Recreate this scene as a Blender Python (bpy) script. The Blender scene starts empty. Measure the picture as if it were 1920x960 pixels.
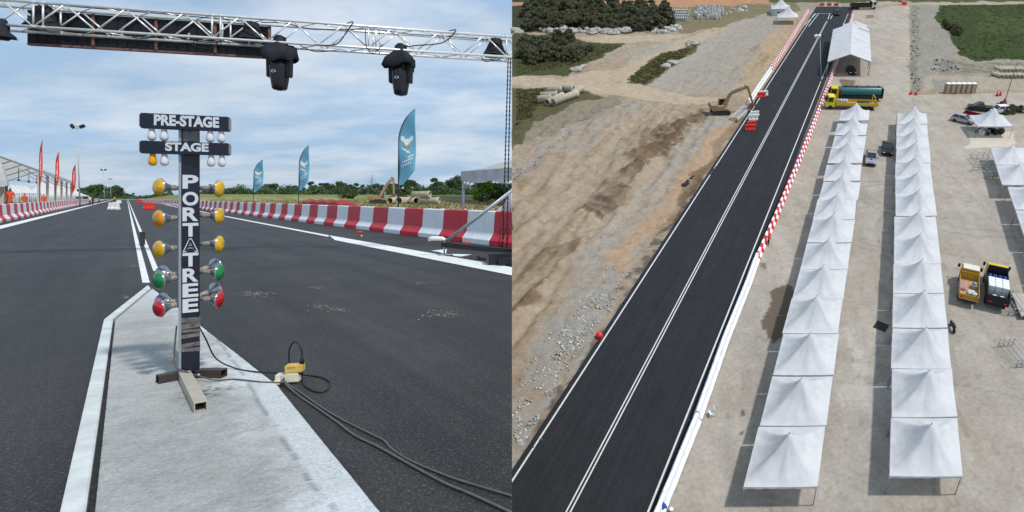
import bpy, bmesh, math, random
import numpy as np
from mathutils import Vector, Matrix, Euler
R = math.radians
rnd = random.Random(7)
SC = bpy.context.scene
COL = SC.collection
# ---------------------------------------------------------------- camera
# Two places side by side: the track at eye height on one side of a line of sight,
# and the same site seen from above as a tilted hillside on the other side.
F, CX, CY, HA, HB, VB = 1100.0, 1250.0, 370.0, 1.5, 43.0, -230.0
TH = math.atan((CY - VB) / F); ct, st = math.cos(TH), math.sin(TH)
BW = Matrix(((1, 0, 0, 0), (0, ct, -st, HB*st), (0, st, ct, -HB*ct + HA), (0, 0, 0, 1)))
AW = Matrix.Identity(4)
SEAM = (960 - CX) / F                       # x = SEAM * y is the plane where the two places meet
def A(u, v, z=0.0):
    Y = F*(HA - z)/(v - CY); return Vector(((u - CX)/F*Y, Y, z))
def AD(u, v, Y):
    return Vector(((u - CX)/F*Y, Y, HA - (v - CY)/F*Y))
def B(u, v, z=0.0):
    x = (u - CX)/F; zz = -(v - CY)/F
    yl = ct + zz*st; zl = -st + zz*ct
    t = (z - HB)/zl
    return Vector((x*t, yl*t, z))
def PB(x, y, z):
    yc = y*ct - (z - HB)*st; zc = y*st + (z - HB)*ct
    return CX + F*x/yc, CY - F*zc/yc
cam = bpy.data.objects.new('camera', bpy.data.cameras.new('camera')); COL.objects.link(cam)
cam.location = (0, 0, HA); cam.rotation_euler = (R(90), 0, 0)
cam.data.sensor_width = 36; cam.data.lens = F/1920*36
cam.data.shift_x = -(CX - 960)/1920; cam.data.shift_y = -(480 - CY)/1920
cam.data.clip_end = 6000; cam.data.clip_start = 0.05
SC.camera = cam
# ---------------------------------------------------------------- light
sun_local = Vector((1.35, 0.06, 2.3)).normalized()
sd = (BW.to_3x3() @ sun_local).normalized()
el = math.asin(sd.z); az = math.atan2(sd.x, sd.y)
W = bpy.data.worlds.new('World'); SC.world = W; W.use_nodes = True
nt = W.node_tree; N = nt.nodes; L = nt.links
bg = N['Background']; sky = N.new('ShaderNodeTexSky'); sky.sky_type = 'NISHITA'
sky.sun_disc = False; sky.sun_elevation = el; sky.sun_rotation = az
sky.air_density = 1.0; sky.dust_density = 1.5; sky.ozone_density = 1.5
geo = N.new('ShaderNodeTexCoord'); sep = N.new('ShaderNodeSeparateXYZ'); L.new(geo.outputs['Generated'], sep.inputs[0])
mz = N.new('ShaderNodeMath'); mz.operation = 'MAXIMUM'; L.new(sep.outputs['Z'], mz.inputs[0]); mz.inputs[1].default_value = 0.0
az_ = N.new('ShaderNodeMath'); az_.operation = 'ADD'; L.new(mz.outputs[0], az_.inputs[0]); az_.inputs[1].default_value = 0.19
dv = N.new('ShaderNodeVectorMath'); dv.operation = 'DIVIDE'; L.new(geo.outputs['Generated'], dv.inputs[0])
cmb = N.new('ShaderNodeCombineXYZ')
for k in range(3): L.new(az_.outputs[0], cmb.inputs[k])
L.new(cmb.outputs[0], dv.inputs[1])
mp = N.new('ShaderNodeMapping'); L.new(dv.outputs[0], mp.inputs[0]); mp.inputs['Scale'].default_value = (0.8, 1.25, 0.6)
mp.inputs['Rotation'].default_value = (0, 0, R(-22)); mp.inputs['Location'].default_value = (3.3, 1.1, 0)
n1 = N.new('ShaderNodeTexNoise'); n1.inputs['Scale'].default_value = 1.5; n1.inputs['Detail'].default_value = 9
n1.inputs['Roughness'].default_value = 0.55; n1.inputs['Distortion'].default_value = 0.35; L.new(mp.outputs[0], n1.inputs[0])
rp = N.new('ShaderNodeValToRGB'); L.new(n1.outputs[0], rp.inputs[0])
rp.color_ramp.elements[0].position = 0.36; rp.color_ramp.elements[0].color = (.72, .72, .72, 1)
rp.color_ramp.elements[1].position = 0.66; rp.color_ramp.elements[1].color = (.94, .94, .94, 1)
n2 = N.new('ShaderNodeTexNoise'); n2.inputs['Scale'].default_value = 1.7; n2.inputs['Detail'].default_value = 7; n2.inputs['Roughness'].default_value = .6
L.new(mp.outputs[0], n2.inputs[0])
rc = N.new('ShaderNodeValToRGB'); L.new(n2.outputs[0], rc.inputs[0])
rc.color_ramp.elements[0].position = .40; rc.color_ramp.elements[0].color = (5.0, 7.2, 10.0, 1)
rc.color_ramp.elements[1].position = .64; rc.color_ramp.elements[1].color = (8.9, 10.0, 11.4, 1)
SKYC = rc
mx = N.new('ShaderNodeMixRGB'); L.new(rp.outputs[0], mx.inputs[0]); L.new(sky.outputs[0], mx.inputs[1]); L.new(rc.outputs[0], mx.inputs[2])
L.new(mx.outputs[0], bg.inputs[0]); bg.inputs[1].default_value = 0.082
sl = bpy.data.lights.new('sun', 'SUN'); sun = bpy.data.objects.new('sun', sl); COL.objects.link(sun)
sl.energy = 3.1; sl.angle = R(4.0); sl.color = (1, .965, .91)
sun.rotation_euler = sd.to_track_quat('Z', 'Y').to_euler(); sun.location = (30, -30, 60)
vs = SC.view_settings; vs.view_transform = 'Standard'; vs.look = 'None'; vs.exposure = 0.0; vs.gamma = 1
vs.use_curve_mapping = False
SC.render.engine = 'CYCLES'; SC.cycles.max_bounces = 5; SC.cycles.use_denoising = True
# ---------------------------------------------------------------- materials
def S(r, g=None, b=None):
    if g is None: r, g, b = r
    f = lambda c: (c/255/12.92) if c/255 <= .04045 else ((c/255 + .055)/1.055)**2.4
    return (f(r), f(g), f(b))
def pm(name, col, rough=.6, metal=0, var=.12, scale=4.0, bump=0.0, bscale=40.0, spec=.4, attr=False, stretch=None, var2=0, scale2=.5, trans=0, alpha=1):
    m = bpy.data.materials.new(name); m.use_nodes = True
    t = m.node_tree; n = t.nodes; l = t.links; p = n['Principled BSDF']
    p.inputs['Roughness'].default_value = rough; p.inputs['Metallic'].default_value = metal
    p.inputs['Specular IOR Level'].default_value = spec
    p.inputs['Transmission Weight'].default_value = trans; p.inputs['Alpha'].default_value = alpha
    tc = n.new('ShaderNodeTexCoord'); src = tc.outputs['Object']
    if stretch:
        mp = n.new('ShaderNodeMapping'); mp.vector_type = 'TEXTURE'; l.new(src, mp.inputs[0]); mp.inputs['Rotation'].default_value = (0, 0, stretch[1])
        mp.inputs['Scale'].default_value = stretch[0]; src2 = mp.outputs[0]
    else: src2 = src
    def noise(sc, det, s=src):
        q = n.new('ShaderNodeTexNoise'); q.inputs['Scale'].default_value = sc; q.inputs['Detail'].default_value = det
        q.inputs['Roughness'].default_value = .65; l.new(s, q.inputs[0]); return q
    if attr:
        a = n.new('ShaderNodeAttribute'); a.attribute_name = 'Col'; cur = a.outputs['Color']
    else:
        a = n.new('ShaderNodeRGB'); a.outputs[0].default_value = (*col, 1); cur = a.outputs[0]
    def mul(cur, q, v):
        mr = n.new('ShaderNodeMapRange'); l.new(q.outputs[0], mr.inputs[0])
        mr.inputs[1].default_value = .3; mr.inputs[2].default_value = .7; mr.inputs[3].default_value = 1 - v; mr.inputs[4].default_value = 1 + v
        vm = n.new('ShaderNodeVectorMath'); vm.operation = 'SCALE'; l.new(cur, vm.inputs[0]); l.new(mr.outputs[0], vm.inputs['Scale'])
        return vm.outputs[0]
    if var: cur = mul(cur, noise(scale, 6), var)
    if var2: cur = mul(cur, noise(scale2, 5, src2), var2)
    l.new(cur, p.inputs['Base Color'])
    if bump:
        b = n.new('ShaderNodeBump'); b.inputs['Strength'].default_value = bump; b.inputs['Distance'].default_value = .02
        l.new(noise(bscale, 4).outputs[0], b.inputs['Height']); l.new(b.outputs[0], p.inputs['Normal'])
    return m
M = {}
def mk(k, *a, **kw): M[k] = pm(k, *a, **kw)
mk('white_paint', S(232, 234, 236), .45, var=.06, scale=2.5, var2=.07, scale2=9, bump=.05)
mk('barrier_white', S(234, 237, 240), .5, var=.06, scale=2, var2=.09, scale2=6, bump=.1)
mk('barrier_red', S(204, 28, 46), .5, var=.08, scale=2, var2=.16, scale2=5, bump=.1)
mk('barrier_pale_red', S(205, 80, 95), .55, var=.1, scale=2)
mk('navy', S(17, 21, 38), .3, var=.2, scale=8, spec=.5)
mk('letter', S(196, 200, 206), .4, var=.05)
mk('letter_dark', S(20, 22, 30), .4)
mk('bulb_white', S(205, 206, 212), .25, var=.05, spec=.5)
mk('bulb_amber', S(214, 150, 16), .2, var=.1)
mk('glass_yellow', S(206, 160, 10), .12, var=.3, scale=22, spec=.8, bump=.1, bscale=60)
mk('glass_amber', S(204, 136, 8), .12, var=.3, scale=22, spec=.8, bump=.1, bscale=60)
mk('glass_green', S(8, 122, 62), .12, var=.3, scale=22, spec=.8, bump=.1, bscale=60)
mk('glass_red', S(176, 14, 28), .12, var=.3, scale=22, spec=.8, bump=.1, bscale=60)
mk('silver', S(165, 168, 170), .22, metal=.8, var=.2, scale=14)
mk('plastic_wrap', S(140, 134, 124), .25, var=.5, scale=38, spec=.8, bump=.6, bscale=60)
mk('tape', S(96, 94, 88), .15, var=.75, scale=17, spec=.9, bump=.5, bscale=25)
mk('steel_dark', S(62, 54, 52), .55, var=.25, scale=18)
mk('steel_beige', S(172, 165, 152), .5, var=.12, scale=15)
mk('steel_gray', S(150, 155, 160), .4, metal=.35, var=.1, scale=9)
mk('galv', S(170, 175, 178), .45, metal=.3, var=.1, scale=9)
mk('truss_white', S(222, 222, 216), .3, metal=.35, var=.1, scale=12)
mk('black', S(24, 25, 28), .5, var=.25, scale=10)
mk('black_cloth', S(20, 23, 34), .75, var=.3, scale=9, bump=.5, bscale=18)
mk('black_gloss', S(30, 31, 34), .25, var=.2, scale=9)
mk('rubber', S(28, 28, 30), .8, var=.2)
mk('cable_black', S(22, 22, 24), .5, var=.2, scale=30)
mk('cable_gray', S(88, 88, 86), .55, var=.2, scale=30)
mk('screen_black', S(20, 22, 30), .5, var=.4, scale=6)
mk('rust_frame', S(120, 88, 80), .7, var=.3, scale=9)
mk('box_cream', S(214, 208, 190), .45, var=.15, scale=20)
mk('box_yellow', S(206, 170, 88), .45, var=.15, scale=20)
mk('lens_dark', S(70, 78, 92), .08, spec=.9)
mk('flag_blue', S(98, 156, 180), .7, var=.08, scale=3, var2=.12, scale2=1.6)
mk('flag_red', S(214, 66, 50), .7, var=.08, scale=3, var2=.2, scale2=.8)
mk('flag_mark', S(228, 232, 234), .7)
mk('flag_gold', S(206, 158, 120), .7, var=.5, scale=12)
mk('canvas', S(212, 213, 215), .55, var=.05, scale=1.5, var2=.10, scale2=.5, bump=.12, bscale=6)
mk('canvas_gray', S(190, 190, 194), .6, var=.12, scale=3, bump=.25, bscale=7)
mk('canvas_under', S(176, 168, 158), .7, var=.05)
mk('concrete', S(172, 166, 158), .85, var=.15, scale=2.5, bump=.3, bscale=22)
mk('concrete_pipe', S(178, 170, 150), .85, var=.2, scale=1.5, bump=.3, bscale=12)
mk('concrete_pale', S(196, 196, 192), .85, var=.2, scale=3, bump=.3)
mk('rock', S(158, 154, 148), .9, var=.25, scale=3, bump=.5, bscale=9)
mk('leaf_mid', S(90, 106, 64), .7, var=.35, scale=.9, var2=.35, scale2=.25)
mk('leaf_dark', S(116, 118, 92), .75, var=.35, scale=.9, var2=.35, scale2=.25)
mk('leaf_far', S(92, 116, 80), .7, var=.35, scale=.5, var2=.3, scale2=.12)  # slightly desaturated green, thin distance haze put into the leaf colour
mk('leaf_bright', S(118, 146, 48), .7, var=.3, scale=1.2)
def leafy(k, amt=.45):
    m = M[k]; n = m.node_tree.nodes; l = m.node_tree.links; p = n['Principled BSDF']; t = n.new('ShaderNodeBsdfTranslucent'); x = n.new('ShaderNodeMixShader')
    l.new(p.inputs['Base Color'].links[0].from_socket, t.inputs[0]); x.inputs[0].default_value = amt
    l.new(p.outputs[0], x.inputs[1]); l.new(t.outputs[0], x.inputs[2]); l.new(x.outputs[0], n['Material Output'].inputs[0])
    p.inputs['Specular IOR Level'].default_value = .15
for k in ('leaf_mid', 'leaf_dark', 'leaf_far', 'leaf_bright'): leafy(k)
mk('bark', S(96, 84, 70), .9, var=.3, scale=6)
mk('dry_grass', S(128, 118, 74), .8, var=.3, scale=2)
leafy('dry_grass'); leafy('canvas', .22); mk('canvas_roof', S(214, 212, 206), .6, var=.05, scale=1.2); leafy('canvas_roof', .55)
mk('excavator_yellow', S(150, 126, 96), .6, var=.25, scale=3)
mk('yellow', S(206, 180, 40), .4, var=.1, scale=4)
mk('yellow_lime', S(214, 208, 40), .4, var=.1, scale=4)
mk('ochre', S(176, 136, 40), .5, var=.15, scale=4)
mk('maroon', S(120, 30, 44), .5, var=.15)
mk('teal', S(46, 104, 104), .4, var=.2, scale=3)
mk('dark_green', S(26, 40, 42), .5, var=.2)
mk('car_silver', S(172, 176, 182), .25, metal=.5, var=.03)
mk('car_dark', S(34, 35, 38), .25, var=.1)
mk('car_white', S(220, 220, 222), .35, var=.05)
mk('window', S(30, 36, 44), .08, spec=.9, var=.1)
mk('navy_blue', S(30, 58, 132), .4, var=.15)
mk('bright_blue', S(30, 80, 170), .45, var=.1)
mk('wood', S(176, 140, 104), .8, var=.2, scale=6)
mk('toilet_brown', S(160, 128, 92), .5, var=.08)
mk('toilet_white', S(226, 226, 222), .5, var=.05)
mk('orange', S(206, 84, 46), .8, var=.15, scale=5)
mk('skin', S(150, 104, 78), .6); mk('hair', S(22, 20, 20), .6)
mk('cloth_black', S(26, 27, 32), .8); mk('cloth_white', S(206, 208, 210), .8); mk('cloth_teal', S(52, 110, 122), .8)
mk('cloth_amber', S(214, 150, 50), .8); mk('cloth_gray', S(70, 74, 82), .8)
mk('red_plastic', S(222, 50, 44), .4, var=.08); mk('white_plastic', S(228, 230, 226), .4, var=.05)
mk('brown_rust', S(128, 70, 50), .8, var=.35, scale=5)
mk('wet', S(84, 76, 66), .5)
mk('charcoal', S(50, 49, 50), .8, var=.4, scale=12)
# ---------------------------------------------------------------- mesh builder
class MB:
    def __init__(s): s.v = []; s.f = []; s.m = []; s.s = []
    def add(s, vs, fs, mi=0, smooth=False):
        o = len(s.v); s.v += [Vector(p) for p in vs]
        for f in fs: s.f.append([i + o for i in f]); s.m.append(mi); s.s.append(smooth)
        return s
    def box(s, c, d, rot=0, mi=0, X=None, taper=1.0):
        if X is None: X = Matrix.Translation(Vector(c)) @ (rot if isinstance(rot, Matrix) else Matrix.Rotation(rot, 4, 'Z'))
        x, y, z = [q/2 for q in d]; k = taper
        vs = [(-x, -y, -z), (x, -y, -z), (x, y, -z), (-x, y, -z), (-x*k, -y*k, z), (x*k, -y*k, z), (x*k, y*k, z), (-x*k, y*k, z)]
        return s.add([X @ Vector(p) for p in vs], [(3, 2, 1, 0), (4, 5, 6, 7), (0, 1, 5, 4), (1, 2, 6, 5), (2, 3, 7, 6), (3, 0, 4, 7)], mi)
    def tube(s, pts, r, n=8, mi=0, cap=True):
        pts = [Vector(p) for p in pts]; rr = r if isinstance(r, (list, tuple)) else [r]*len(pts)
        vs = []; fs = []; up = None
        for i, p in enumerate(pts):
            d = (pts[min(i+1, len(pts)-1)] - pts[max(i-1, 0)])
            d = d.normalized() if d.length > 1e-9 else Vector((0, 0, 1))
            if up is None: up = d.orthogonal().normalized()
            up = (up - d*up.dot(d)); up = up.normalized() if up.length > 1e-6 else d.orthogonal().normalized()
            w = d.cross(up)
            for k in range(n):
                a = 2*math.pi*k/n; vs.append(p + (up*math.cos(a) + w*math.sin(a))*rr[i])
        for i in range(len(pts)-1):
            for k in range(n):
                fs.append((i*n+k, i*n+(k+1) % n, (i+1)*n+(k+1) % n, (i+1)*n+k))
        s.add(vs, fs, mi, True)
        if cap:
            o = len(s.v) - len(vs)
            s.f.append([o+k for k in range(n)][::-1]); s.m.append(mi); s.s.append(False)
            s.f.append([o+(len(pts)-1)*n+k for k in range(n)]); s.m.append(mi); s.s.append(False)
        return s
    def bar(s, a, b, w, h, mi=0, up=(0, 0, 1)):
        a, b = Vector(a), Vector(b); d = (b-a); ln = d.length; d.normalize()
        u = Vector(up); x = d.cross(u)
        x = x.normalized() if x.length > 1e-6 else d.orthogonal().normalized()
        u = x.cross(d)
        X = Matrix((( x.x, d.x, u.x, 0), (x.y, d.y, u.y, 0), (x.z, d.z, u.z, 0), (0, 0, 0, 1)))
        X = Matrix.Translation((a+b)/2) @ X
        return s.box(None, (w, ln, h), X=X, mi=mi)
    def lathe(s, prof, X=None, n=20, mi=0, smooth=True, cap=True):
        X = X or Matrix.Identity(4); vs = []; fs = []
        for r, z in prof:
            for k in range(n):
                a = 2*math.pi*k/n; vs.append(X @ Vector((r*math.cos(a), r*math.sin(a), z)))
        for i in range(len(prof)-1):
            for k in range(n): fs.append((i*n+k, i*n+(k+1) % n, (i+1)*n+(k+1) % n, (i+1)*n+k))
        if cap:
            fs.append(tuple(range(n))[::-1]); fs.append(tuple((len(prof)-1)*n+k for k in range(n)))
        return s.add(vs, fs, mi, smooth)
    def prism(s, poly, z0, z1, X=None, mi=0):
        X = X or Matrix.Identity(4); n = len(poly)
        a = sum(poly[i][0]*poly[(i+1) % n][1] - poly[(i+1) % n][0]*poly[i][1] for i in range(n))
        if a < 0: poly = poly[::-1]
        vs = [X @ Vector((p[0], p[1], z0)) for p in poly] + [X @ Vector((p[0], p[1], z1)) for p in poly]
        fs = [tuple(range(n))[::-1], tuple(range(n, 2*n))] + [(i, (i+1) % n, n+(i+1) % n, n+i) for i in range(n)]
        return s.add(vs, fs, mi)
    def sheet(s, poly, z, mi=0):
        n = len(poly); a = sum(poly[i][0]*poly[(i+1) % n][1] - poly[(i+1) % n][0]*poly[i][1] for i in range(n))
        if a < 0: poly = poly[::-1]
        return s.add([(p[0], p[1], z) for p in poly], [tuple(range(n))], mi)
    def ball(s, c, r, n=12, mi=0):
        r = r if isinstance(r, (tuple, list)) else (r, r, r)
        prof = [(max(1e-4, math.sin(math.pi*i/8)), -math.cos(math.pi*i/8)) for i in range(9)]
        return s.lathe(prof, Matrix.Translation(Vector(c)) @ Matrix.Diagonal((*r, 1)), n, mi, True, False)
    def mesh(s, name, mats, bevel=0, seg=2):
        me = bpy.data.meshes.new(name); me.from_pydata([tuple(p) for p in s.v], [], s.f)
        for m in (mats if isinstance(mats, (list, tuple)) else [mats]): me.materials.append(M[m] if isinstance(m, str) else m)
        for p, mi, sm in zip(me.polygons, s.m, s.s): p.material_index = mi; p.use_smooth = sm
        if bevel:
            bm = bmesh.new(); bm.from_mesh(me)
            ed = [e for e in bm.edges if len(e.link_faces) == 2 and e.calc_face_angle(0) > .6]
            bmesh.ops.bevel(bm, geom=ed, offset=bevel, segments=seg, affect='EDGES', clamp_overlap=True)
            bm.to_mesh(me); bm.free()
        return me
    def build(s, name, mats, parent=None, W=None, bevel=0, seg=2):
        return link(name, s.mesh(name, mats, bevel, seg), parent, W)
def link(name, me, parent=None, W=None):
    o = bpy.data.objects.new(name, me); COL.objects.link(o)
    if parent is not None: o.parent = parent
    if W is not None: (setattr(o, 'matrix_local', W) if parent is not None else setattr(o, 'matrix_world', W))
    return o
def tag(o, label=None, cat=None, group=None, kind=None):
    if label: o['label'] = label
    if cat: o['category'] = cat
    if group: o['group'] = group
    if kind: o['kind'] = kind
    return o
def thing(name, label, cat, base, pos=(0, 0, 0), rz=0, group=None, sc=1):
    o = bpy.data.objects.new(name, None); COL.objects.link(o); o.empty_display_size = .2
    o.matrix_world = base @ Matrix.Translation(Vector(pos)) @ Matrix.Rotation(rz, 4, 'Z') @ Matrix.Scale(sc, 4)
    return tag(o, label, cat, group)
def dup(root, W, label=None, group=None):
    r = root.copy(); COL.objects.link(r); r.matrix_world = W
    if label: r['label'] = label
    if group: r['group'] = group
    for ch in list(root.children):
        c = ch.copy(); COL.objects.link(c); c.parent = r
        for g in ch.children:
            d = g.copy(); COL.objects.link(d); d.parent = c
    return r
ORD = 'front second third fourth fifth sixth seventh eighth ninth tenth eleventh twelfth thirteenth fourteenth fifteenth'.split()
def cut(o, keep_left=True, ymax=None):
    """end a piece of the track scene where the hillside begins"""
    bpy.context.view_layer.update()
    Mi = o.matrix_world.inverted()
    me = o.data.copy() if o.data.users > 1 else o.data
    o.data = me
    nw = Vector((1, -SEAM, 0)).normalized()
    co = Mi @ Vector((0, 0, 0)); no = (o.matrix_world.transposed().to_3x3() @ nw).normalized()
    if not keep_left: no = -no
    bm = bmesh.new(); bm.from_mesh(me)
    far = None
    if ymax is not None:
        far = bm.copy()
        yo = (o.matrix_world.transposed().to_3x3() @ Vector((0, 1, 0))).normalized(); yc = Mi @ Vector((0, ymax, 0))
        bmesh.ops.bisect_plane(bm, geom=bm.verts[:]+bm.edges[:]+bm.faces[:], plane_co=yc, plane_no=yo, clear_outer=True)
        bmesh.ops.bisect_plane(far, geom=far.verts[:]+far.edges[:]+far.faces[:], plane_co=yc, plane_no=yo, clear_inner=True)
    r = bmesh.ops.bisect_plane(bm, geom=bm.verts[:]+bm.edges[:]+bm.faces[:], plane_co=co, plane_no=no, clear_outer=True)
    if ymax is None:
        es = [e for e in r['geom_cut'] if isinstance(e, bmesh.types.BMEdge)]
        try: bmesh.ops.edgeloop_fill(bm, edges=es)
        except Exception: pass
    bm.to_mesh(me)
    if far is not None:
        m2 = bpy.data.meshes.new('tmp'); far.to_mesh(m2); bm.from_mesh(m2); bm.to_mesh(me); bpy.data.meshes.remove(m2); far.free()
    bm.free()
# ---------------------------------------------------------------- noise
class VN:
    def __init__(s, seed): s.g = np.random.RandomState(seed).rand(256, 256)
    def __call__(s, x, y):
        xi = np.floor(x).astype(int); yi = np.floor(y).astype(int); fx = x-xi; fy = y-yi
        fx = fx*fx*(3-2*fx); fy = fy*fy*(3-2*fy); g = s.g; a = xi % 256; b = yi % 256; a1 = (xi+1) % 256; b1 = (yi+1) % 256
        return (g[a, b]*(1-fx) + g[a1, b]*fx)*(1-fy) + (g[a, b1]*(1-fx) + g[a1, b1]*fx)*fy
    def fbm(s, x, y, o=4):
        t = 0; a = .5; w = 0
        for k in range(o): t = t + a*s(x*2**k + 17*k, y*2**k + 5*k); w += a; a *= .5
        return t/w
VN1, VN2, VN3 = VN(1), VN(2), VN(3)
def pip(px, py, poly):
    ins = np.zeros(px.shape, bool); n = len(poly)
    for i in range(n):
        x0, y0 = poly[i]; x1, y1 = poly[(i+1) % n]
        if y0 == y1: continue
        c = ((y0 > py) != (y1 > py)) & (px < (x1-x0)*(py-y0)/(y1-y0) + x0)
        ins ^= c
    return ins
def grid_mesh(name, X, Y, Z, C, mat):
    ny, nx = X.shape
    co = np.stack([X, Y, Z], -1).reshape(-1, 3).astype(np.float32)
    i = np.arange(ny*nx).reshape(ny, nx)
    q = np.stack([i[:-1, :-1], i[:-1, 1:], i[1:, 1:], i[1:, :-1]], -1).reshape(-1, 4)
    me = bpy.data.meshes.new(name); me.vertices.add(len(co)); me.vertices.foreach_set('co', co.ravel())
    me.loops.add(q.size); me.loops.foreach_set('vertex_index', q.ravel().astype(np.int32))
    me.polygons.add(len(q)); me.polygons.foreach_set('loop_start', np.arange(0, q.size, 4, dtype=np.int32))
    me.polygons.foreach_set('use_smooth', np.ones(len(q), bool))
    me.update(calc_edges=True); me.validate()
    if C is not None:
        at = me.color_attributes.new('Col', 'FLOAT_COLOR', 'POINT')
        cc = np.concatenate([C.reshape(-1, 3), np.ones((C.size//3, 1))], 1).astype(np.float32)
        at.data.foreach_set('color', cc.ravel())
    me.materials.append(mat); return me
def quads_mesh(name, P, mat, smooth=False):
    """P: (n,4,3) loose quads"""
    n = len(P); co = P.reshape(-1, 3).astype(np.float32)
    me = bpy.data.meshes.new(name); me.vertices.add(n*4); me.vertices.foreach_set('co', co.ravel())
    me.loops.add(n*4); me.loops.foreach_set('vertex_index', np.arange(n*4, dtype=np.int32))
    me.polygons.add(n); me.polygons.foreach_set('loop_start', np.arange(0, n*4, 4, dtype=np.int32))
    me.update(calc_edges=True); me.materials.append(mat); return me
def leaves(rs, cent, size):
    n = len(cent); a = rs.randn(n, 3); a /= np.linalg.norm(a, axis=1)[:, None]
    b = rs.randn(n, 3); b -= a*(a*b).sum(1)[:, None]; b /= np.linalg.norm(b, axis=1)[:, None]
    s = size*(.5 + rs.rand(n))[:, None]
    a = a*s; b = b*s*.55
    return np.stack([cent-a, cent-b, cent+a, cent+b], 1)
# lettering
def text_mb(word, w, h, bold=.03, gap=1.0):
    cu = bpy.data.curves.new('t', 'FONT'); cu.body = word; cu.size = 1; cu.offset = bold; cu.extrude = .0; cu.space_character = gap
    o = bpy.data.objects.new('t', cu); COL.objects.link(o)
    dg = bpy.context.evaluated_depsgraph_get(); me = bpy.data.meshes.new_from_object(o.evaluated_get(dg))
    v = [p.co.copy() for p in me.vertices]; f = [list(p.vertices) for p in me.polygons]
    COL.objects.unlink(o); bpy.data.objects.remove(o); bpy.data.curves.remove(cu); bpy.data.meshes.remove(me)
    x0 = min(p.x for p in v); x1 = max(p.x for p in v); y0 = min(p.y for p in v); y1 = max(p.y for p in v)
    v = [Vector(((p.x-x0)/(x1-x0)*w - w/2, (p.y-y0)/(y1-y0)*h - h/2, 0)) for p in v]
    return v, f
def flat_text(mb, word, w, h, X, mi=0, bold=.03, gap=1.0):
    v, f = text_mb(word, w, h, bold, gap); mb.add([X @ p for p in v], f, mi)
# ================================================================ the track, seen at eye height
VPX = 228.0
dA = Vector(((VPX - CX)/F, 1, 0)).normalized(); nA = Vector((dA.y, -dA.x, 0)); angA = math.atan2(dA.y, dA.x)
def RT(s, t, z=0.0): return dA*s + nA*t + Vector((0, 0, z))
def st_of(p): return p.dot(dA), p.dot(nA)
def sstep(x): x = np.clip(x, 0, 1); return x*x*(3-2*x)
def zfield(s, t): return 3.4*sstep((s-150)/330)*sstep((t-10)/25)
# ---- ground sheet
sv = np.concatenate([np.arange(-16, 60, 1.0), np.arange(60, 180, 3.0), np.arange(180, 700, 12.0), np.linspace(700, 3200, 14)])
tv = np.concatenate([np.linspace(-2600, -120, 10), np.arange(-100, -12, 6.0), np.arange(-12, 10, 2.0), np.arange(10, 60, 1.2), np.arange(60, 260, 8.0), np.linspace(260, 3000, 12)])
T_, S_ = np.meshgrid(tv, sv)
X_ = S_*dA.x + T_*nA.x; Y_ = S_*dA.y + T_*nA.y
nz = VN1.fbm(S_*.06+40, T_*.12+30, 5); nz2 = VN2.fbm(S_*.35+9, T_*.35+5, 4)
Z_ = zfield(S_, T_) + np.where((T_ > 11) & (T_ < 250), (nz2-.4)*.35*sstep((T_-11)/4), 0)
g1 = np.array(S(150, 138, 92)); g2 = np.array(S(112, 116, 66)); g3 = np.array(S(176, 166, 138)); gr = np.array(S(166, 162, 152)); yd = np.array(S(160, 156, 148))
k = sstep((nz-.36)/.26)[..., None]; C_ = g1*(1-k) + g2*k
k = (sstep((nz2-.56)/.1)*.8)[..., None]; C_ = C_*(1-k) + g3*k
k = (1-sstep((T_-10.5-3*nz2)/3.5))[..., None]; C_ = C_*(1-k) + gr*k
C_ = np.where((T_ < -7)[..., None], yd, C_)
far = sstep((S_-240)/120)[..., None]*np.where(T_ > 9, 1, .1)[..., None]
C_ = C_*(1-far*.8) + np.array(S(112, 122, 66))*far*.8
M['ground_a'] = pm('ground_a', (0, 0, 0), .95, attr=True, var=.25, scale=1.6, bump=.4, bscale=6, spec=.1)
o = link('ground', grid_mesh('ground', X_, Y_, Z_, C_, M['ground_a'])); tag(o, kind='structure'); cut(o, ymax=96)
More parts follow.
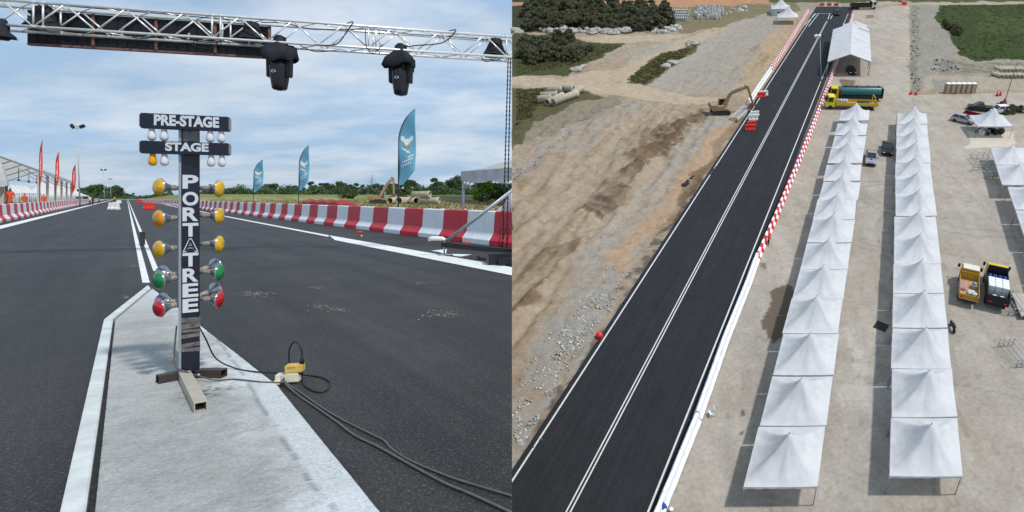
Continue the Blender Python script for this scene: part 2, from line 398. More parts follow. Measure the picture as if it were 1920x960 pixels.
# ---- asphalt
def asphalt(name, base, ang, scuff=.5, dustcol=S(112, 110, 104), streak=.35, agg=75, rough=.72, spec=.35, patch=1.0):
    m = bpy.data.materials.new(name); m.use_nodes = True; t = m.node_tree; n = t.nodes; l = t.links; p = n['Principled BSDF']
    p.inputs['Roughness'].default_value = rough; p.inputs['Specular IOR Level'].default_value = spec
    tc = n.new('ShaderNodeTexCoord'); src = tc.outputs['Object']
    def nz(sc, det, s, ro=.6):
        q = n.new('ShaderNodeTexNoise'); q.inputs['Scale'].default_value = sc; q.inputs['Detail'].default_value = det; q.inputs['Roughness'].default_value = ro; l.new(s, q.inputs[0]); return q.outputs[0]
    def mapp(scale):
        mp = n.new('ShaderNodeMapping'); mp.vector_type = 'TEXTURE'; l.new(src, mp.inputs[0]); mp.inputs['Rotation'].default_value = (0, 0, ang); mp.inputs['Scale'].default_value = scale; return mp.outputs[0]
    def mr(x, a, b, c, d):
        q = n.new('ShaderNodeMapRange'); l.new(x, q.inputs[0])
        for i, v in enumerate((a, b, c, d)): q.inputs[1+i].default_value = v
        return q.outputs[0]
    def math_(op, a, b):
        q = n.new('ShaderNodeMath'); q.operation = op; l.new(a, q.inputs[0]); l.new(b, q.inputs[1]); return q.outputs[0]
    f = mr(nz(agg, 2, src, .8), .3, .7, .1, 2.4)
    f = math_('MULTIPLY', f, mr(nz(agg*.3, 3, src, .7), .3, .7, .65, 1.4))
    f = math_('MULTIPLY', f, mr(nz(.45, 7, src), .3, .7, 1-.45*patch, 1+.5*patch))
    f = math_('MULTIPLY', f, mr(nz(1.0, 5, mapp((14, .55, 1))), .35, .68, 1-streak, 1+streak*.8))
    f = math_('MULTIPLY', f, mr(nz(1.0, 4, mapp((40, .28, 1))), .40, .62, 1-streak*.5, 1+streak*.4))
    rgb = n.new('ShaderNodeRGB'); rgb.outputs[0].default_value = (*base, 1)
    vm = n.new('ShaderNodeVectorMath'); vm.operation = 'SCALE'; l.new(rgb.outputs[0], vm.inputs[0]); l.new(f, vm.inputs['Scale'])
    d = math_('MULTIPLY', mr(nz(1.0, 7, mapp((3.2, .8, 1)), .72), .56, .74, 0, 1), mr(nz(26, 4, src, .8), .45, .62, 0, scuff))
    mxn = n.new('ShaderNodeMixRGB'); l.new(d, mxn.inputs[0]); l.new(vm.outputs[0], mxn.inputs[1]); mxn.inputs[2].default_value = (*dustcol, 1)
    m2 = n.new('ShaderNodeMixRGB'); l.new(mr(nz(agg*.75, 2, src, .6), .60, .70, 0, .55*patch), m2.inputs[0]); l.new(mxn.outputs[0], m2.inputs[1]); m2.inputs[2].default_value = (*S(122, 120, 116), 1)
    l.new(m2.outputs[0], p.inputs['Base Color'])
    b = n.new('ShaderNodeBump'); b.inputs['Strength'].default_value = .5; b.inputs['Distance'].default_value = .008
    l.new(nz(agg*.6, 3, src, .7), b.inputs['Height']); l.new(b.outputs[0], p.inputs['Normal'])
    return m
M['asphalt_a'] = asphalt('asphalt_a', (.0195, .0182, .0175), angA, scuff=.5, spec=.45, rough=.66, streak=.34)
mb = MB()
ss = list(range(-14, 60, 4)) + [70, 90, 120, 160, 220, 300, 420, 560]
p0 = [tuple(RT(s, -6.9)[:2]) for s in (-14, 560)] + [tuple(RT(s, 9.9)[:2]) for s in (560, -14)]
mb.prism(p0, -.08, .0)
o = mb.build('road', 'asphalt_a', W=Matrix.Translation((0, 0, .012))); tag(o, kind='structure'); cut(o)
# ---- painted lines
LINES = MB()
def strip(mb, u0, u1, v, vp, vt, z):
    a, b = A(u0, v, z), A(u1, v, z)
    c = A(vp[0] + (u1-vp[0])*(vt-vp[1])/(v-vp[1]), vt, z); d = A(vp[0] + (u0-vp[0])*(vt-vp[1])/(v-vp[1]), vt, z)
    mb.sheet([a[:2], b[:2], c[:2], d[:2]], z)
def ext(p, q, v):      # the photo line p-q carried on to row v
    return (p[0] + (q[0]-p[0])*(v-p[1])/(q[1]-p[1]), v)
M['road_paint'] = pm('road_paint', S(224, 226, 224), .55, var=.12, scale=9, var2=.10, scale2=2, spec=.3)
zl = .017
mb = MB(); strip(mb, 267, 281, 530, (237.5, 370), 372.6, zl); tag(mb.build('road_marking', 'road_paint'), kind='structure')
mb = MB(); strip(mb, 287.5, 298.5, 508, (238.5, 370), 372.6, zl); tag(mb.build('road_marking', 'road_paint'), kind='structure')
mb = MB(); strip(mb, -60, -30, 437, (226, 371), 374, zl); tag(mb.build('road_marking', 'road_paint'), kind='structure')
mb = MB(); mb.sheet([A(*q, zl)[:2] for q in ((616, 441), (616, 444), (300, 382.6), (300, 382.0))], zl); tag(mb.build('road_marking', 'road_paint'), kind='structure')
mb = MB(); mb.sheet([A(*q, zl)[:2] for q in ((617, 441), (628, 450), (1000, 524), (1000, 508))], zl)
o = mb.build('road_marking', 'road_paint'); tag(o, kind='structure'); cut(o)
# short loose white patches near the truss foot
mb = MB(); mb.sheet([A(*q, zl+.003)[:2] for q in ((808, 470), (838, 467), (836, 477), (822, 472))], zl+.003)
mb.sheet([A(*q, zl+.003)[:2] for q in ((846, 476), (885, 477), (865, 481), (852, 480))], zl+.003)
tag(mb.build('road_marking', 'road_paint'), kind='structure')
# ---- concrete island
zi = .06
outer = [(112, 960), (195, 598), (277, 534), (318, 541), (402, 578), (712, 960)]
BOT = 1500
pts = [ext(outer[0], outer[1], BOT)] + outer[1:5] + [ext(outer[5], outer[4], BOT)]
inn = [ext((178, 960), (216, 600), BOT), (216, 600), (286, 541)]
whi = [ext((160, 960), (212, 598), BOT), (212, 598), (283, 540)]
mb = MB()
for a, b, c, d in ((pts[0], pts[1], whi[1], whi[0]), (pts[1], pts[2], whi[2], whi[1])):
    mb.prism([A(*q, zi)[:2] for q in (a, b, c, d)], 0, zi)
M['kerb_paint'] = pm('kerb_paint', S(196, 200, 198), .7, var=.12, scale=6, var2=.12, scale2=1.5, bump=.3, bscale=40)
tag(mb.build('kerb', 'kerb_paint', bevel=.006), kind='structure')
slab = [inn[0], inn[1], inn[2], pts[2], pts[3], pts[4], pts[5]]
PW = [A(*q, zi) for q in slab]
x0 = min(p.x for p in PW); x1 = max(p.x for p in PW); y0 = min(p.y for p in PW); y1 = max(p.y for p in PW)
gx = np.arange(x0-.05, x1+.05, .018); gy = np.arange(y0-.05, y1+.05, .018)
GX, GY = np.meshgrid(gx, gy)
e0, e1 = A(402, 578, zi), A(712, 960, zi); ed = (e1-e0).normalized(); en = Vector((ed.y, -ed.x, 0))
e2 = A(318, 541, zi); ed2 = (e0-e2).normalized(); en2 = Vector((ed2.y, -ed2.x, 0))
if en.x < 0: en = -en
if en2.x < 0: en2 = -en2
D1 = -((GX-e0.x)*en.x + (GY-e0.y)*en.y); D2 = -((GX-e0.x)*en2.x + (GY-e0.y)*en2.y); D = np.minimum(D1, D2)
a_ = VN1.fbm(GX*1.5+20, GY*1.5+20, 5); b_ = VN2.fbm(GX*9+3, GY*9+7, 4); c_ = VN3.fbm(GX*30+3, GY*30+7, 3)
base = np.array(S(162, 163, 160)); C_ = base*(0.80 + .42*a_[..., None])*(.86 + .28*b_[..., None])
C_ = C_*(.82+.34*c_[..., None]**.8)
wp = np.array(S(196, 201, 203)); kr = np.array(S(196, 200, 198))
k = np.where(D < .155, .75, 0.0); k = np.maximum(k, sstep((.155+.26 - D + (b_-.5)*.35)/.22)*(.35+.9*sstep((a_-.35)/.3))*.85)
k = np.clip(k*(.75+.5*c_), 0, 1)[..., None]; C_ = C_*(1-k) + wp*k
crack = np.exp(-((D-.155+(a_-.5)*.05)/.009)**2)*sstep((b_-.36)/.08); C_ = C_*(1-.6*crack[..., None])
# whitish apex, dark oil specks by the stand foot
ap = A(300, 555, zi); da = np.hypot(GX-ap.x, GY-ap.y); k = (np.exp(-(da/1.3)**2)*.55)[..., None]; C_ = C_*(1-k)+wp*k
sp = A(392, 735, zi); dsx = np.hypot(GX-sp.x, (GY-sp.y)*.8); k = (np.exp(-(dsx/.17)**2)*(c_ > .58)*.85)[..., None]; C_ = C_*(1-k) + np.array(S(58, 58, 62))*k
M['slab'] = pm('slab', (0, 0, 0), .9, attr=True, var=.22, scale=48, bump=.5, bscale=60, spec=.2)
me = grid_mesh('traffic_island', GX, GY, zi + (b_-.5)*.006 + (c_-.5)*.002, C_, M['slab'])
bm = bmesh.new(); bm.from_mesh(me); cen = sum(PW, Vector())/len(PW)
for i in range(len(PW)):
    p, q = PW[i], PW[(i+1) % len(PW)]
    if (q-p).length < 1e-4: continue
    no = Vector((q.y-p.y, p.x-q.x, 0)).normalized()
    if (cen-p).dot(no) > 0: no = -no
    bmesh.ops.bisect_plane(bm, geom=bm.verts[:]+bm.edges[:]+bm.faces[:], plane_co=p, plane_no=no, clear_outer=True)
be = [e for e in bm.edges if len(e.link_faces) == 1]
r = bmesh.ops.extrude_edge_only(bm, edges=be)
for v in [g for g in r['geom'] if isinstance(g, bmesh.types.BMVert)]: v.co.z = .005
bm.to_mesh(me); bm.free()
tag(link('concrete_island', me), kind='structure')
# tan scuffs and dust flecks on the asphalt
rs = np.random.RandomState(3); P = []
for (u, v, du, dv, n) in ((480, 553, 40, 5, 120), (605, 577, 34, 8, 90), (830, 592, 40, 7, 110), (595, 541, 26, 2, 40), (792, 533, 26, 3, 40), (640, 584, 12, 4, 30), (250, 500, 16, 3, 50), (235, 560, 10, 3, 30)):
    for k in range(n):
        c = A(u + rs.randn()*du*.5, v + rs.randn()*dv*.5, .0); w = .008+.022*rs.rand()**2; h = .6*w; a = angA + rs.randn()*.5 - .4
        ax = np.array([math.cos(a)*w*1.8, math.sin(a)*w*1.8, 0]); ay = np.array([-math.sin(a)*h, math.cos(a)*h, 0]); cc = np.array([c.x, c.y, .0165 + .0002*rs.rand()])
        P.append([cc-ax*(.6+.6*rs.rand())-ay*.3, cc-ay*(.5+rs.rand()), cc+ax+ay*.2, cc+ay*(.5+rs.rand())])
M['dust'] = pm('dust', S(122, 114, 102), .95, var=.3, scale=30)
tag(link('sand', quads_mesh('sand', np.array(P), M['dust'])), 'thin flecks of pale dust pressed into the dark asphalt', 'dust', kind='stuff')
# ---- barriers
HBAR = 1.06
def barrier_mesh(name, ln, mats, h=HBAR):
    prof = [(-.30, 0), (-.30, .16), (-.15, .38), (-.105, h-.03), (-.085, h), (.085, h), (.105, h-.03), (.15, .38), (.30, .16), (.30, 0)]
    mb = MB(); g = .012; n = len(prof)
    vs = [(-ln/2+g, p[0], p[1]) for p in prof] + [(ln/2-g, p[0], p[1]) for p in prof]
    fs = [(i, (i+1) % n, n+(i+1) % n, n+i) for i in range(n)] + [tuple(range(n))[::-1], tuple(range(n, 2*n))]
    mb.add(vs, fs); return mb.mesh(name, mats, bevel=.012, seg=1)
def bar_row(p0, p1, us, line, first_red, nmax, i0, side, lab):
    p0 = A(*p0); p1 = A(*p1); d = (p1-p0).normalized(); L0 = []
    for u in us:
        v = line(u); L0.append((A(u, v)-p0).dot(d))
    pit = (L0[-1]-L0[0])/(len(us)-1)
    q = Vector((-d.y, d.x, 0));  q = q if q.dot(side) > 0 else -q
    mr = barrier_mesh('barrier', pit, 'barrier_red'); mw = barrier_mesh('barrier', pit, 'barrier_white')
    X = Matrix.Rotation(math.atan2(d.y, d.x), 4, 'Z'); far_ = MB(); res = []
    for i in range(i0, nmax):
        c = p0 + d*(L0[0] + (i+.5)*pit) + q*.30 + Vector((0, 0, .012))
        red = (i % 2 == 0) == first_red
        jit = Matrix.Rotation(rnd.uniform(-.006, .006), 4, 'Z')
        o = link('barrier', mr if red else mw, W=Matrix.Translation(c) @ X @ jit)
        tag(o, ('red' if red else 'white') + lab, 'barrier', 'red and white concrete barriers'); res.append(o)
    return p0, d, q, L0[0], pit, res
rb = bar_row((906, 460), (480, 406), [866, 815, 779, 745, 717, 691, 667], lambda u: 406+.1268*(u-480), True, 74, -4, Vector((1, 1, 0)),
    ' painted concrete barrier of the row below the blue feather flags')
for o in rb[5][:6]: cut(o)
lb = bar_row((12, 416), (150, 385), [4.4, 12, 19, 26, 33.5], lambda u: 418.7-.2246*u, True, 70, -3, Vector((-1, -1, 0)),
    ' painted concrete barrier of the row in front of the people in orange')
# the rest of both rows, far down the track
def far_rows():
    mb = MB()
    for (p0, d, q, l0, pit, res), i0, n in ((rb, 74, 60), (lb, 70, 80)):
        for i in range(i0, i0+n):
            c = p0 + d*(l0 + (i+.5)*pit) + q*.3; ang = math.atan2(d.y, d.x)
            mb.box(c + Vector((0, 0, .10)), (pit-.03, .6, .2), ang, i % 2); mb.box(c + Vector((0, 0, .63)), (pit-.03, .25, .86), ang, i % 2, taper=.8)
    o = mb.build('barrier_row', ['barrier_red', 'barrier_white']); tag(o, 'far barriers of both rows shrinking towards the end of the track', 'barriers', kind='stuff')
far_rows()
# ---------------------------------------------------------------- starting light tree
TP = A(357, 708, zi); TY = TP.y; ppm = F/TY
tw = thing('starting_light_tree', 'navy starting light tree of stacked coloured lamps on the concrete island', 'signal light', AW, TP)
def zpx(v): return HA + (CY - v)/F*TY - zi
ry = Matrix.Rotation(R(40), 4, 'Z'); rb_ = Matrix.Rotation(R(25), 4, 'Z')
PWD, PDP = .116, .075; ztop = zpx(226)
mb = MB(); mb.box(None, (PWD, PDP, ztop-.05), X=ry @ Matrix.Translation((0, 0, ztop/2+.025)))
post = mb.build('post', 'navy', tw, bevel=.004)
mb = MB()      # grey aluminium edge strip and side holes
mb.box(None, (.016, PDP+.004, ztop-.06), X=ry @ Matrix.Translation((-PWD/2-.007, -.004, ztop/2+.025)))
es_ = mb.build('edge_strip', 'steel_gray', post)
# letters
Xl = ry @ Matrix.Translation((0, -PDP/2-.002, 0)) @ Matrix.Rotation(R(90), 4, 'X')
mb = MB(); word = 'PORTATREE'; vs_ = [341, 372.5, 401.5, 430.5, 459, 486, 515, 543, 571.5]
for ch, v in zip(word, vs_):
    X = Xl @ Matrix.Translation((0, zpx(v), 0))
    w, h = (.098, 25.5/ppm)
    flat_text(mb, ch, w, h, X, 0, bold=.035)
    if ch == 'A' and v == 459: flat_text(mb, ch, w*.80, h*.86, X @ Matrix.Translation((0, .0, .0012)), 1, bold=.012)
mb.build('lettering', ['letter', 'letter_dark'], post)
mb = MB(); mb.box(None, (.10, .003, .10), X=ry @ Matrix.Translation((.005, -PDP/2-.002, zpx(254))))
mb.build('sticker', 'tape', post)
mb = MB()
for (va, vb, tl) in ((594, 603, .02), (604, 614, -.015), (616, 621, .01), (624, 631, -.02), (641, 648, -.02), (650, 657, .03)):
    za, zb = zpx(vb), zpx(va)
    mb.box(None, (PWD+.006, PDP+.006, zb-za), X=ry @ Matrix.Translation((0, 0, (za+zb)/2)) @ Matrix.Rotation(tl*3, 4, 'Y'))
mb.build('tape_wrap', 'tape', post)
# boards
def board(vc, ht, word, tw_, th_, dxt, bulbs):
    z = zpx(vc); Lb = .548
    Xb = rb_ @ Matrix.Translation((-.005, -PDP/2-.035, z))
    mb = MB(); mb.box(None, (Lb, .07, ht), X=Xb)
    for s in (-1, 1): mb.box(None, (.006, .074, ht*.8), X=Xb @ Matrix.Translation((s*(Lb/2+.004), 0, 0)), mi=1)
    for k in range(6): mb.box(None, (.006, .01, .008), X=Xb @ Matrix.Translation((-.25+k*.1, 0, ht/2+.003)))
    b = mb.build('sign_board', ['navy', 'steel_gray'], tw, bevel=.002, seg=1)
    mb = MB(); flat_text(mb, word, tw_, th_, Xb @ Matrix.Translation((dxt, -.0372, .008)) @ Matrix.Rotation(R(90), 4, 'X'), 0, bold=.045)
    mb.build('lettering', 'letter', b)
    for dx, mat in bulbs:
        X = Xb @ Matrix.Translation((dx, .0, -ht/2)) @ Matrix.Diagonal((1.0, 1.0, 1.06, 1))
        mb = MB(); mb.lathe([(.012, .012), (.017, .0), (.019, -.02), (.022, -.03), (.0265, -.045), (.028, -.058), (.0265, -.070), (.020, -.081), (.010, -.087), (.001, -.089)], X, 18)
        mb.build('bulb', mat, tw)
board(232, 27/ppm, 'PRE-STAGE', .408, 20/ppm, .012, [(-.215, 'bulb_white'), (-.140, 'bulb_white'), (.150, 'bulb_white'), (.222, 'bulb_white')])
board(279.5, 22.5/ppm, 'STAGE', .272, 16/ppm, .012, [(-.210, 'bulb_amber'), (-.138, 'bulb_white'), (.156, 'bulb_white'), (.226, 'bulb_white')])
# reflector lamps
vdir = Vector((TP.x, TP.y, 0)).normalized(); eL = Vector((-vdir.y, vdir.x, 0)); eR = -eL; vc_ = -vdir
def frame_z(a):
    a = a.normalized(); u = Vector((0, 0, 1)); x = u.cross(a).normalized(); y = a.cross(x)
    return Matrix(((x.x, y.x, a.x, 0), (x.y, y.y, a.y, 0), (x.z, y.z, a.z, 0), (0, 0, 0, 1)))
def lamp(v, du, side, glass, tilt=0.0, back=False, dr=0):
    e = eL if side < 0 else eR
    a = (e*.87 + vc_*.49) if side < 0 else (e*.91 + vc_*.415)
    if back: a = e*.80 - vc_*.60
    a = (a + Vector((0, 0, tilt))).normalized()
    root = ry @ Vector((side*(PWD/2), .012 if not back else .03, 0)); root = Vector((root.x, root.y, zpx(v)))
    Ln = (.155 if side < 0 else .142) + dr
    X = Matrix.Translation(root) @ frame_z(a)
    sc = 32/ppm/2
    p = [(.0135, -.01), (.0135, .02), (.019, .022), (.021, .07), (.026, .072), (.027, .078)]
    mb = MB(); mb.lathe([(.016, -.005), (.018, .03), (.023, .045), (.021, .07), (.027, .085)], X, 14)
    mbw = mb
    lp = thing_part('lamp', tw)
    mbw.build('socket', 'plastic_wrap', lp)
    mb = MB(); mb.lathe([(.026, .080), (.029, .088), (.034, .10), (.052, Ln-.028), (sc*.93, Ln-.016), (sc*1.0, Ln-.012), (sc*1.0, Ln-.006), (sc*.95, Ln-.004)], X, 24)
    mb.build('reflector', 'silver', lp)
    mb = MB(); mb.lathe([(sc*.965, Ln-.006), (sc*.93, Ln+.002), (sc*.75, Ln+.012), (sc*.45, Ln+.018), (.001, Ln+.020)], X, 28, cap=False)
    mb.build('lens', glass, lp)
def thing_part(name, root):
    o = bpy.data.objects.new(name, None); COL.objects.link(o); o.parent = root; o.empty_display_size = .05; return o
for v, du, gl, t in ((353, 0, 'glass_yellow', .05), (408, 0, 'glass_amber', -.02), (464, 0, 'glass_yellow', 0), (518, 0, 'glass_green', -.08), (568, 0, 'glass_red', -.10)): lamp(v, du, -1, gl, t)
for v, du, gl, t in ((352, 0, 'glass_yellow', -.04), (404, 0, 'glass_yellow', -.05), (458, 0, 'glass_yellow', -.03), (511, 0, 'glass_green', -.06), (562, 0, 'glass_red', -.10)): lamp(v, du, 1, gl, t)
lamp(515, 0, -1, 'glass_green', .05, True); lamp(566, 0, -1, 'glass_red', .05, True); lamp(508, 0, 1, 'glass_green', .12, True); lamp(556, 0, 1, 'glass_red', .14, True)
# clear plastic film hanging round the lamp sockets
rs = np.random.RandomState(12)
# feet
def hollow(mb, a, b, w, h, mi=0):
    a, b = Vector(a), Vector(b); d = (b-a).normalized(); x = d.cross(Vector((0, 0, 1))).normalized(); t = .006
    for o, ww, hh in ((Vector((0, 0, h/2-t/2)), w, t), (Vector((0, 0, -h/2+t/2)), w, t)): mb.bar(a+o, b+o, ww, hh, mi)
    for s in (-1, 1): mb.bar(a+x*s*(w/2-t/2), b+x*s*(w/2-t/2), t, h-2*t, mi)
hb = .062
fl, fr = A(295, 719, zi)-TP, A(420, 707, zi)-TP; up_ = Vector((0, 0, hb/2+.001))
mb = MB(); hollow(mb, fl+up_, Vector((-.05, -.02, 0))+up_, .07, hb); mb.build('foot', 'steel_dark', tw)
mb = MB(); hollow(mb, Vector((.05, .02, 0))+up_, fr+up_, .07, hb); mb.build('foot', 'steel_dark', tw)
ff = A(376.5, 772, zi)-TP
mb = MB(); hollow(mb, Vector((-.006, -.05, 0))+up_, ff+up_, .072, hb+.006); mb.build('foot', 'steel_beige', tw)
fb = (A(330, 648, zi)-TP)
mb = MB(); hollow(mb, Vector((-.01, .05, 0))+up_, fb*.8+up_, .072, hb); mb.build('foot', 'steel_beige', tw)
mb = MB()
for s in (-1, 1): mb.lathe([(.011, 0), (.011, .014)], Matrix.Translation(Vector((s*.10 - .01, -.055 + s*.03, .03))) @ Matrix.Rotation(R(90), 4, 'X'), 8)
mb.build('bolt', 'galv', tw)
# ---------------------------------------------------------------- box and cables
def smooth(pts, n=6):
    pts = [Vector(p) for p in pts]; out = []
    for i in range(len(pts)-1):
        p0, p1, p2, p3 = pts[max(i-1, 0)], pts[i], pts[i+1], pts[min(i+2, len(pts)-1)]
        for k in range(n):
            t = k/n; out.append(.5*((2*p1) + (p2-p0)*t + (2*p0-5*p1+4*p2-p3)*t*t + (3*p1-p0-3*p2+p3)*t**3))
    return out + [pts[-1]]
BXP = A(547, 717, .015)
bx = thing('junction_box', 'cream plastic socket box with a yellow adaptor on the edge of the island', 'power box', AW, BXP, R(14))
mb = MB(); mb.box((0, 0, .045), (.125, .085, .07)); mb.build('box', 'box_cream', bx, bevel=.006)
mb = MB(); mb.box((-.085, .0, .05), (.045, .07, .05)); mb.box((-.09, -.045, .018), (.05, .035, .03)); mb.build('cover_flap', 'box_cream', bx, bevel=.004)
mb = MB(); mb.box((.02, .01, .112), (.125, .08, .06)); mb.build('adaptor', 'box_yellow', bx, bevel=.005)
mb = MB()
for k in (-.02, .0, .02): mb.box((.005+k, -.0308, .125), (.008, .004, .006))
mb.box((.065, -.032, .075), (.02, .004, .02)); mb.build('socket_hole', 'black', bx)
pl = MB(); pl.lathe([(.016, 0), (.018, .02), (.012, .045), (.006, .06)], Matrix.Translation((.07, .01, .142)), 10); pl.build('plug', 'cable_black', bx)
def cable(pts, r, mat, label):
    mb = MB(); mb.tube(smooth(pts, 7), r, 8); o = mb.build('cable', mat); tag(o, label, 'cable'); return o
g = lambda u, v, z=.021: A(u, v, z)
pz = TP + ry @ Vector((PWD/2+.01, 0, 0))
cable([TP+Vector((.055, .02, .40)), TP + Vector((.10, .03, .30)), g(405, 672, .15), g(440, 690, .07), g(480, 697, .068), g(520, 700, .066), BXP+Vector((-.10, .03, .05))], .0055, 'cable_black', 'thin black cable from the lamp post down to the socket box')
cable([TP+Vector((-.085, -.03, .42)), TP+Vector((-.092, -.04, .25)), TP+Vector((-.075, -.06, .12)), TP+Vector((.0, -.085, .085)), g(400, 712, .075), g(440, 711, .066), g(490, 716, .066), g(528, 717, .06), BXP+Vector((-.06, -.05, .02))], .0055, 'cable_gray', 'grey cable wrapped round the lamp post foot to the socket box')
bp = BXP
cable([bp+Vector((.068, .027, .20)), bp+Vector((.05, .03, .28)), bp+Vector((.0, .04, .315)), bp+Vector((-.045, .05, .27)), bp+Vector((-.058, .055, .18)), bp+Vector((-.05, .06, .10))], .006, 'cable_black', 'short black cable arching above the yellow adaptor')
cable([bp+Vector((.07, .03, .05)), g(580, 704, .02), g(605, 708), g(619, 718), g(612, 732), g(595, 735), g(575, 726), g(566, 714, .02), bp+Vector((.075, .02, .10))], .006, 'cable_black', 'black cable lying in one loop beside the socket box')
cable([bp+Vector((-.05, -.03, .085)), bp+Vector((-.02, -.07, .03)), g(560, 742), g(590, 762), g(630, 790), g(665, 816), g(710, 838), g(760, 866), g(830, 904), g(880, 925), g(960, 962), g(1010, 990)], .0075, 'cable_gray', 'thick grey cable crossing the dark asphalt from the socket box')
cable([bp+Vector((-.03, -.04, .08)), bp+Vector((.0, -.08, .03)), g(566, 738), g(600, 762), g(640, 786), g(680, 806), g(705, 818), g(720, 826), g(735, 842, .014), g(770, 864, .016), g(840, 893), g(900, 912), g(960, 930), g(1010, 945)], .0065, 'cable_gray', 'second grey cable leaving the socket box, further from the island')
for o in [x for x in COL.objects if x.name.startswith('cable')]: cut(o)
# small dark post standing on the double line
pp = A(267, 459, .012)
sb = thing('sensor_post', 'small dark square post standing on the white double line', 'post', AW, pp, R(20))
mb = MB(); mb.box((0, 0, .205), (.105, .10, .41)); mb.build('body', 'steel_dark', sb, bevel=.006)
mb = MB(); mb.box((0, 0, .008), (.16, .15, .016)); mb.build('base', 'steel_dark', sb)
# ---------------------------------------------------------------- truss over the track
P0 = AD(960, 107, 15.7); P1 = AD(0, 46, 15.7*263/324)
P0 = Vector((P0.x, P0.y, 0)); P1 = Vector((P1.x, P1.y, 0)); td = (P0-P1).normalized(); tn = Vector((-td.y, td.x, 0))   # tn away from camera
zb_ = HA + (CY-107)/F*15.7; TS = .54
def TR(u, off=0.0, z=0.0):    # point on the front bottom chord above photo column u
    k = (u-CX)/F; s = (k*P1.y - P1.x)/(td.x - k*td.y); return P1 + td*s + tn*off + Vector((0, 0, zb_+z))
q0, q1 = TR(-60), TR(990)
tr = thing('lighting_truss', 'white tubular box truss spanning the track overhead', 'truss', AW, (0, 0, 0))
for off, z in ((0, 0), (0, TS), (TS, 0), (TS, TS)):
    a, b = q0 + tn*off + Vector((0, 0, z)), q1 + tn*off + Vector((0, 0, z))
    mb = MB(); mb.tube([a, b], .033, 10); cut(mb.build('chord', 'truss_white', tr))
mb = MB(); ln = (q1-q0).length; npan = round(ln/(TS*1.02)); st_ = ln/npan
def tp(s, off, z): return q0 + td*s + tn*off + Vector((0, 0, z))
for i in range(npan):
    s0, s1 = i*st_, (i+1)*st_; fl_ = i % 2
    for off in (0, TS): mb.tube([tp(s0, off, TS if fl_ else 0), tp(s1, off, 0 if fl_ else TS)], .019, 7)
    for z in (0, TS): mb.tube([tp(s0, TS if fl_ else 0, z), tp(s1, 0 if fl_ else TS, z)], .014, 6)
    if i % 6 == 2:
        for e in (.0, .17):
            for off in (0, TS): mb.tube([tp(s0+e, off, 0), tp(s0+e, off, TS)], .02, 6)
            for z in (0, TS): mb.tube([tp(s0+e, 0, z), tp(s0+e, TS, z)], .012, 6)
            for off, z in ((0, 0), (0, TS), (TS, 0), (TS, TS)): mb.tube([tp(s0+e-.05, off, z), tp(s0+e+.05, off, z)], .034, 8)
cut(mb.build('lacing', 'truss_white', tr))
# cables lying along and drooping from the truss
def tcable(us, r=.010):
    pts = [TR(u, o, z) for u, o, z in us]; mb = MB(); mb.tube(smooth(pts, 6), r, 6)
    o = mb.build('truss_cable', 'cable_black'); return o
sag = [[(60, .1, .30), (100, .3, .12), (150, .35, .02), (200, .3, .10), (240, .4, -.02), (300, .3, .03), (370, .45, -.01), (420, .3, .02), (480, .2, .10)],
       [(480, .3, .53), (530, .3, .55), (570, .35, .46), (640, .3, .5), (700, .2, .53), (760, .3, .5), (830, .35, .52), (958, .3, .5)],
       [(590, -.02, .0), (630, -.03, .03), (650, -.03, .35), (662, -.02, .62), (640, .2, .58)],
       [(745, .2, .10), (780, -.04, .13), (830, -.04, .25), (855, -.03, .60), (835, .1, .57)],
       [(685, .0, .45), (688, -.03, .02), (700, -.03, -.14), (718, -.03, .10)],
       [(5, .1, .58), (120, .2, .56), (260, .3, .57), (380, .2, .52), (470, .2, .5)],
       [(560, .1, -.02), (590, .05, -.16), (630, .05, -.10)],
       [(350, .4, .02), (362, .02, -.20), (395, .0, -.24), (415, .0, .0)], [(902, .1, -.02), (910, 0, -.16), (930, 0, -.10), (945, .1, .0)]]
for k, s_ in enumerate(sag):
    o = tcable(s_, .011 if k not in (2, 3) else .014); cut(o)
    tag(o, ['thick cable sagging along the lower chord in front of the black screen', 'cable bundle lying inside the truss above the hooded lights', 'cable looped up over the truss just past the first hooded light', 'cable looped up over the truss near its far end',
            'short cable bow hanging between the two hooded lights', 'cable lying along the top chord above the black screen', 'thin cable bow under the truss beside the first hooded light', 'pale cable bow hanging below the black screen',
            'small cable bow under the truss end beside the chain'][k], 'cable')
# black screen behind the truss
sc0, sc1 = TR(10, TS+.12), TR(488, TS+.12)
scr = thing('screen_panel', 'long black screen panel with brown frame hanging behind the truss', 'screen', AW, (0, 0, 0))
zz0, zz1 = -.23, .52
def scrbox(mb, u0, u1, z0, z1, off, th, mi=0):
    a, b = TR(u0, TS+.12+off), TR(u1, TS+.12+off); c = (a+b)/2; mb.box((c.x, c.y, zb_+(z0+z1)/2), ((b-a).length, th, z1-z0), math.atan2(td.y, td.x), mi)
mb = MB(); scrbox(mb, 10, 488, zz0, zz1, 0, .08)
for k in range(24):
    for j in range(2): scrbox(mb, 14+k*19.7, 30+k*19.7, zz0+.03+j*.37, zz0+.36+j*.37, -.045, .012)
mb.build('panel', 'screen_black', scr)
mb = MB(); scrbox(mb, 10, 489, zz0-.05, zz0-.003, 0, .10); mb.build('frame', 'rust_frame', scr)
for u in (142, 266, 382, 488): mb = MB(); scrbox(mb, u-2.5, u+2.5, zz0, zz1, -.065, .05); mb.build('frame', 'rust_frame', scr)
mb = MB(); mb2 = MB()
for u in (60, 200, 330, 450): mb.bar(TR(u, TS, 0), TR(u, TS+.08, zz1-.3), .04, .04)
mb.build('bracket', 'galv', scr)
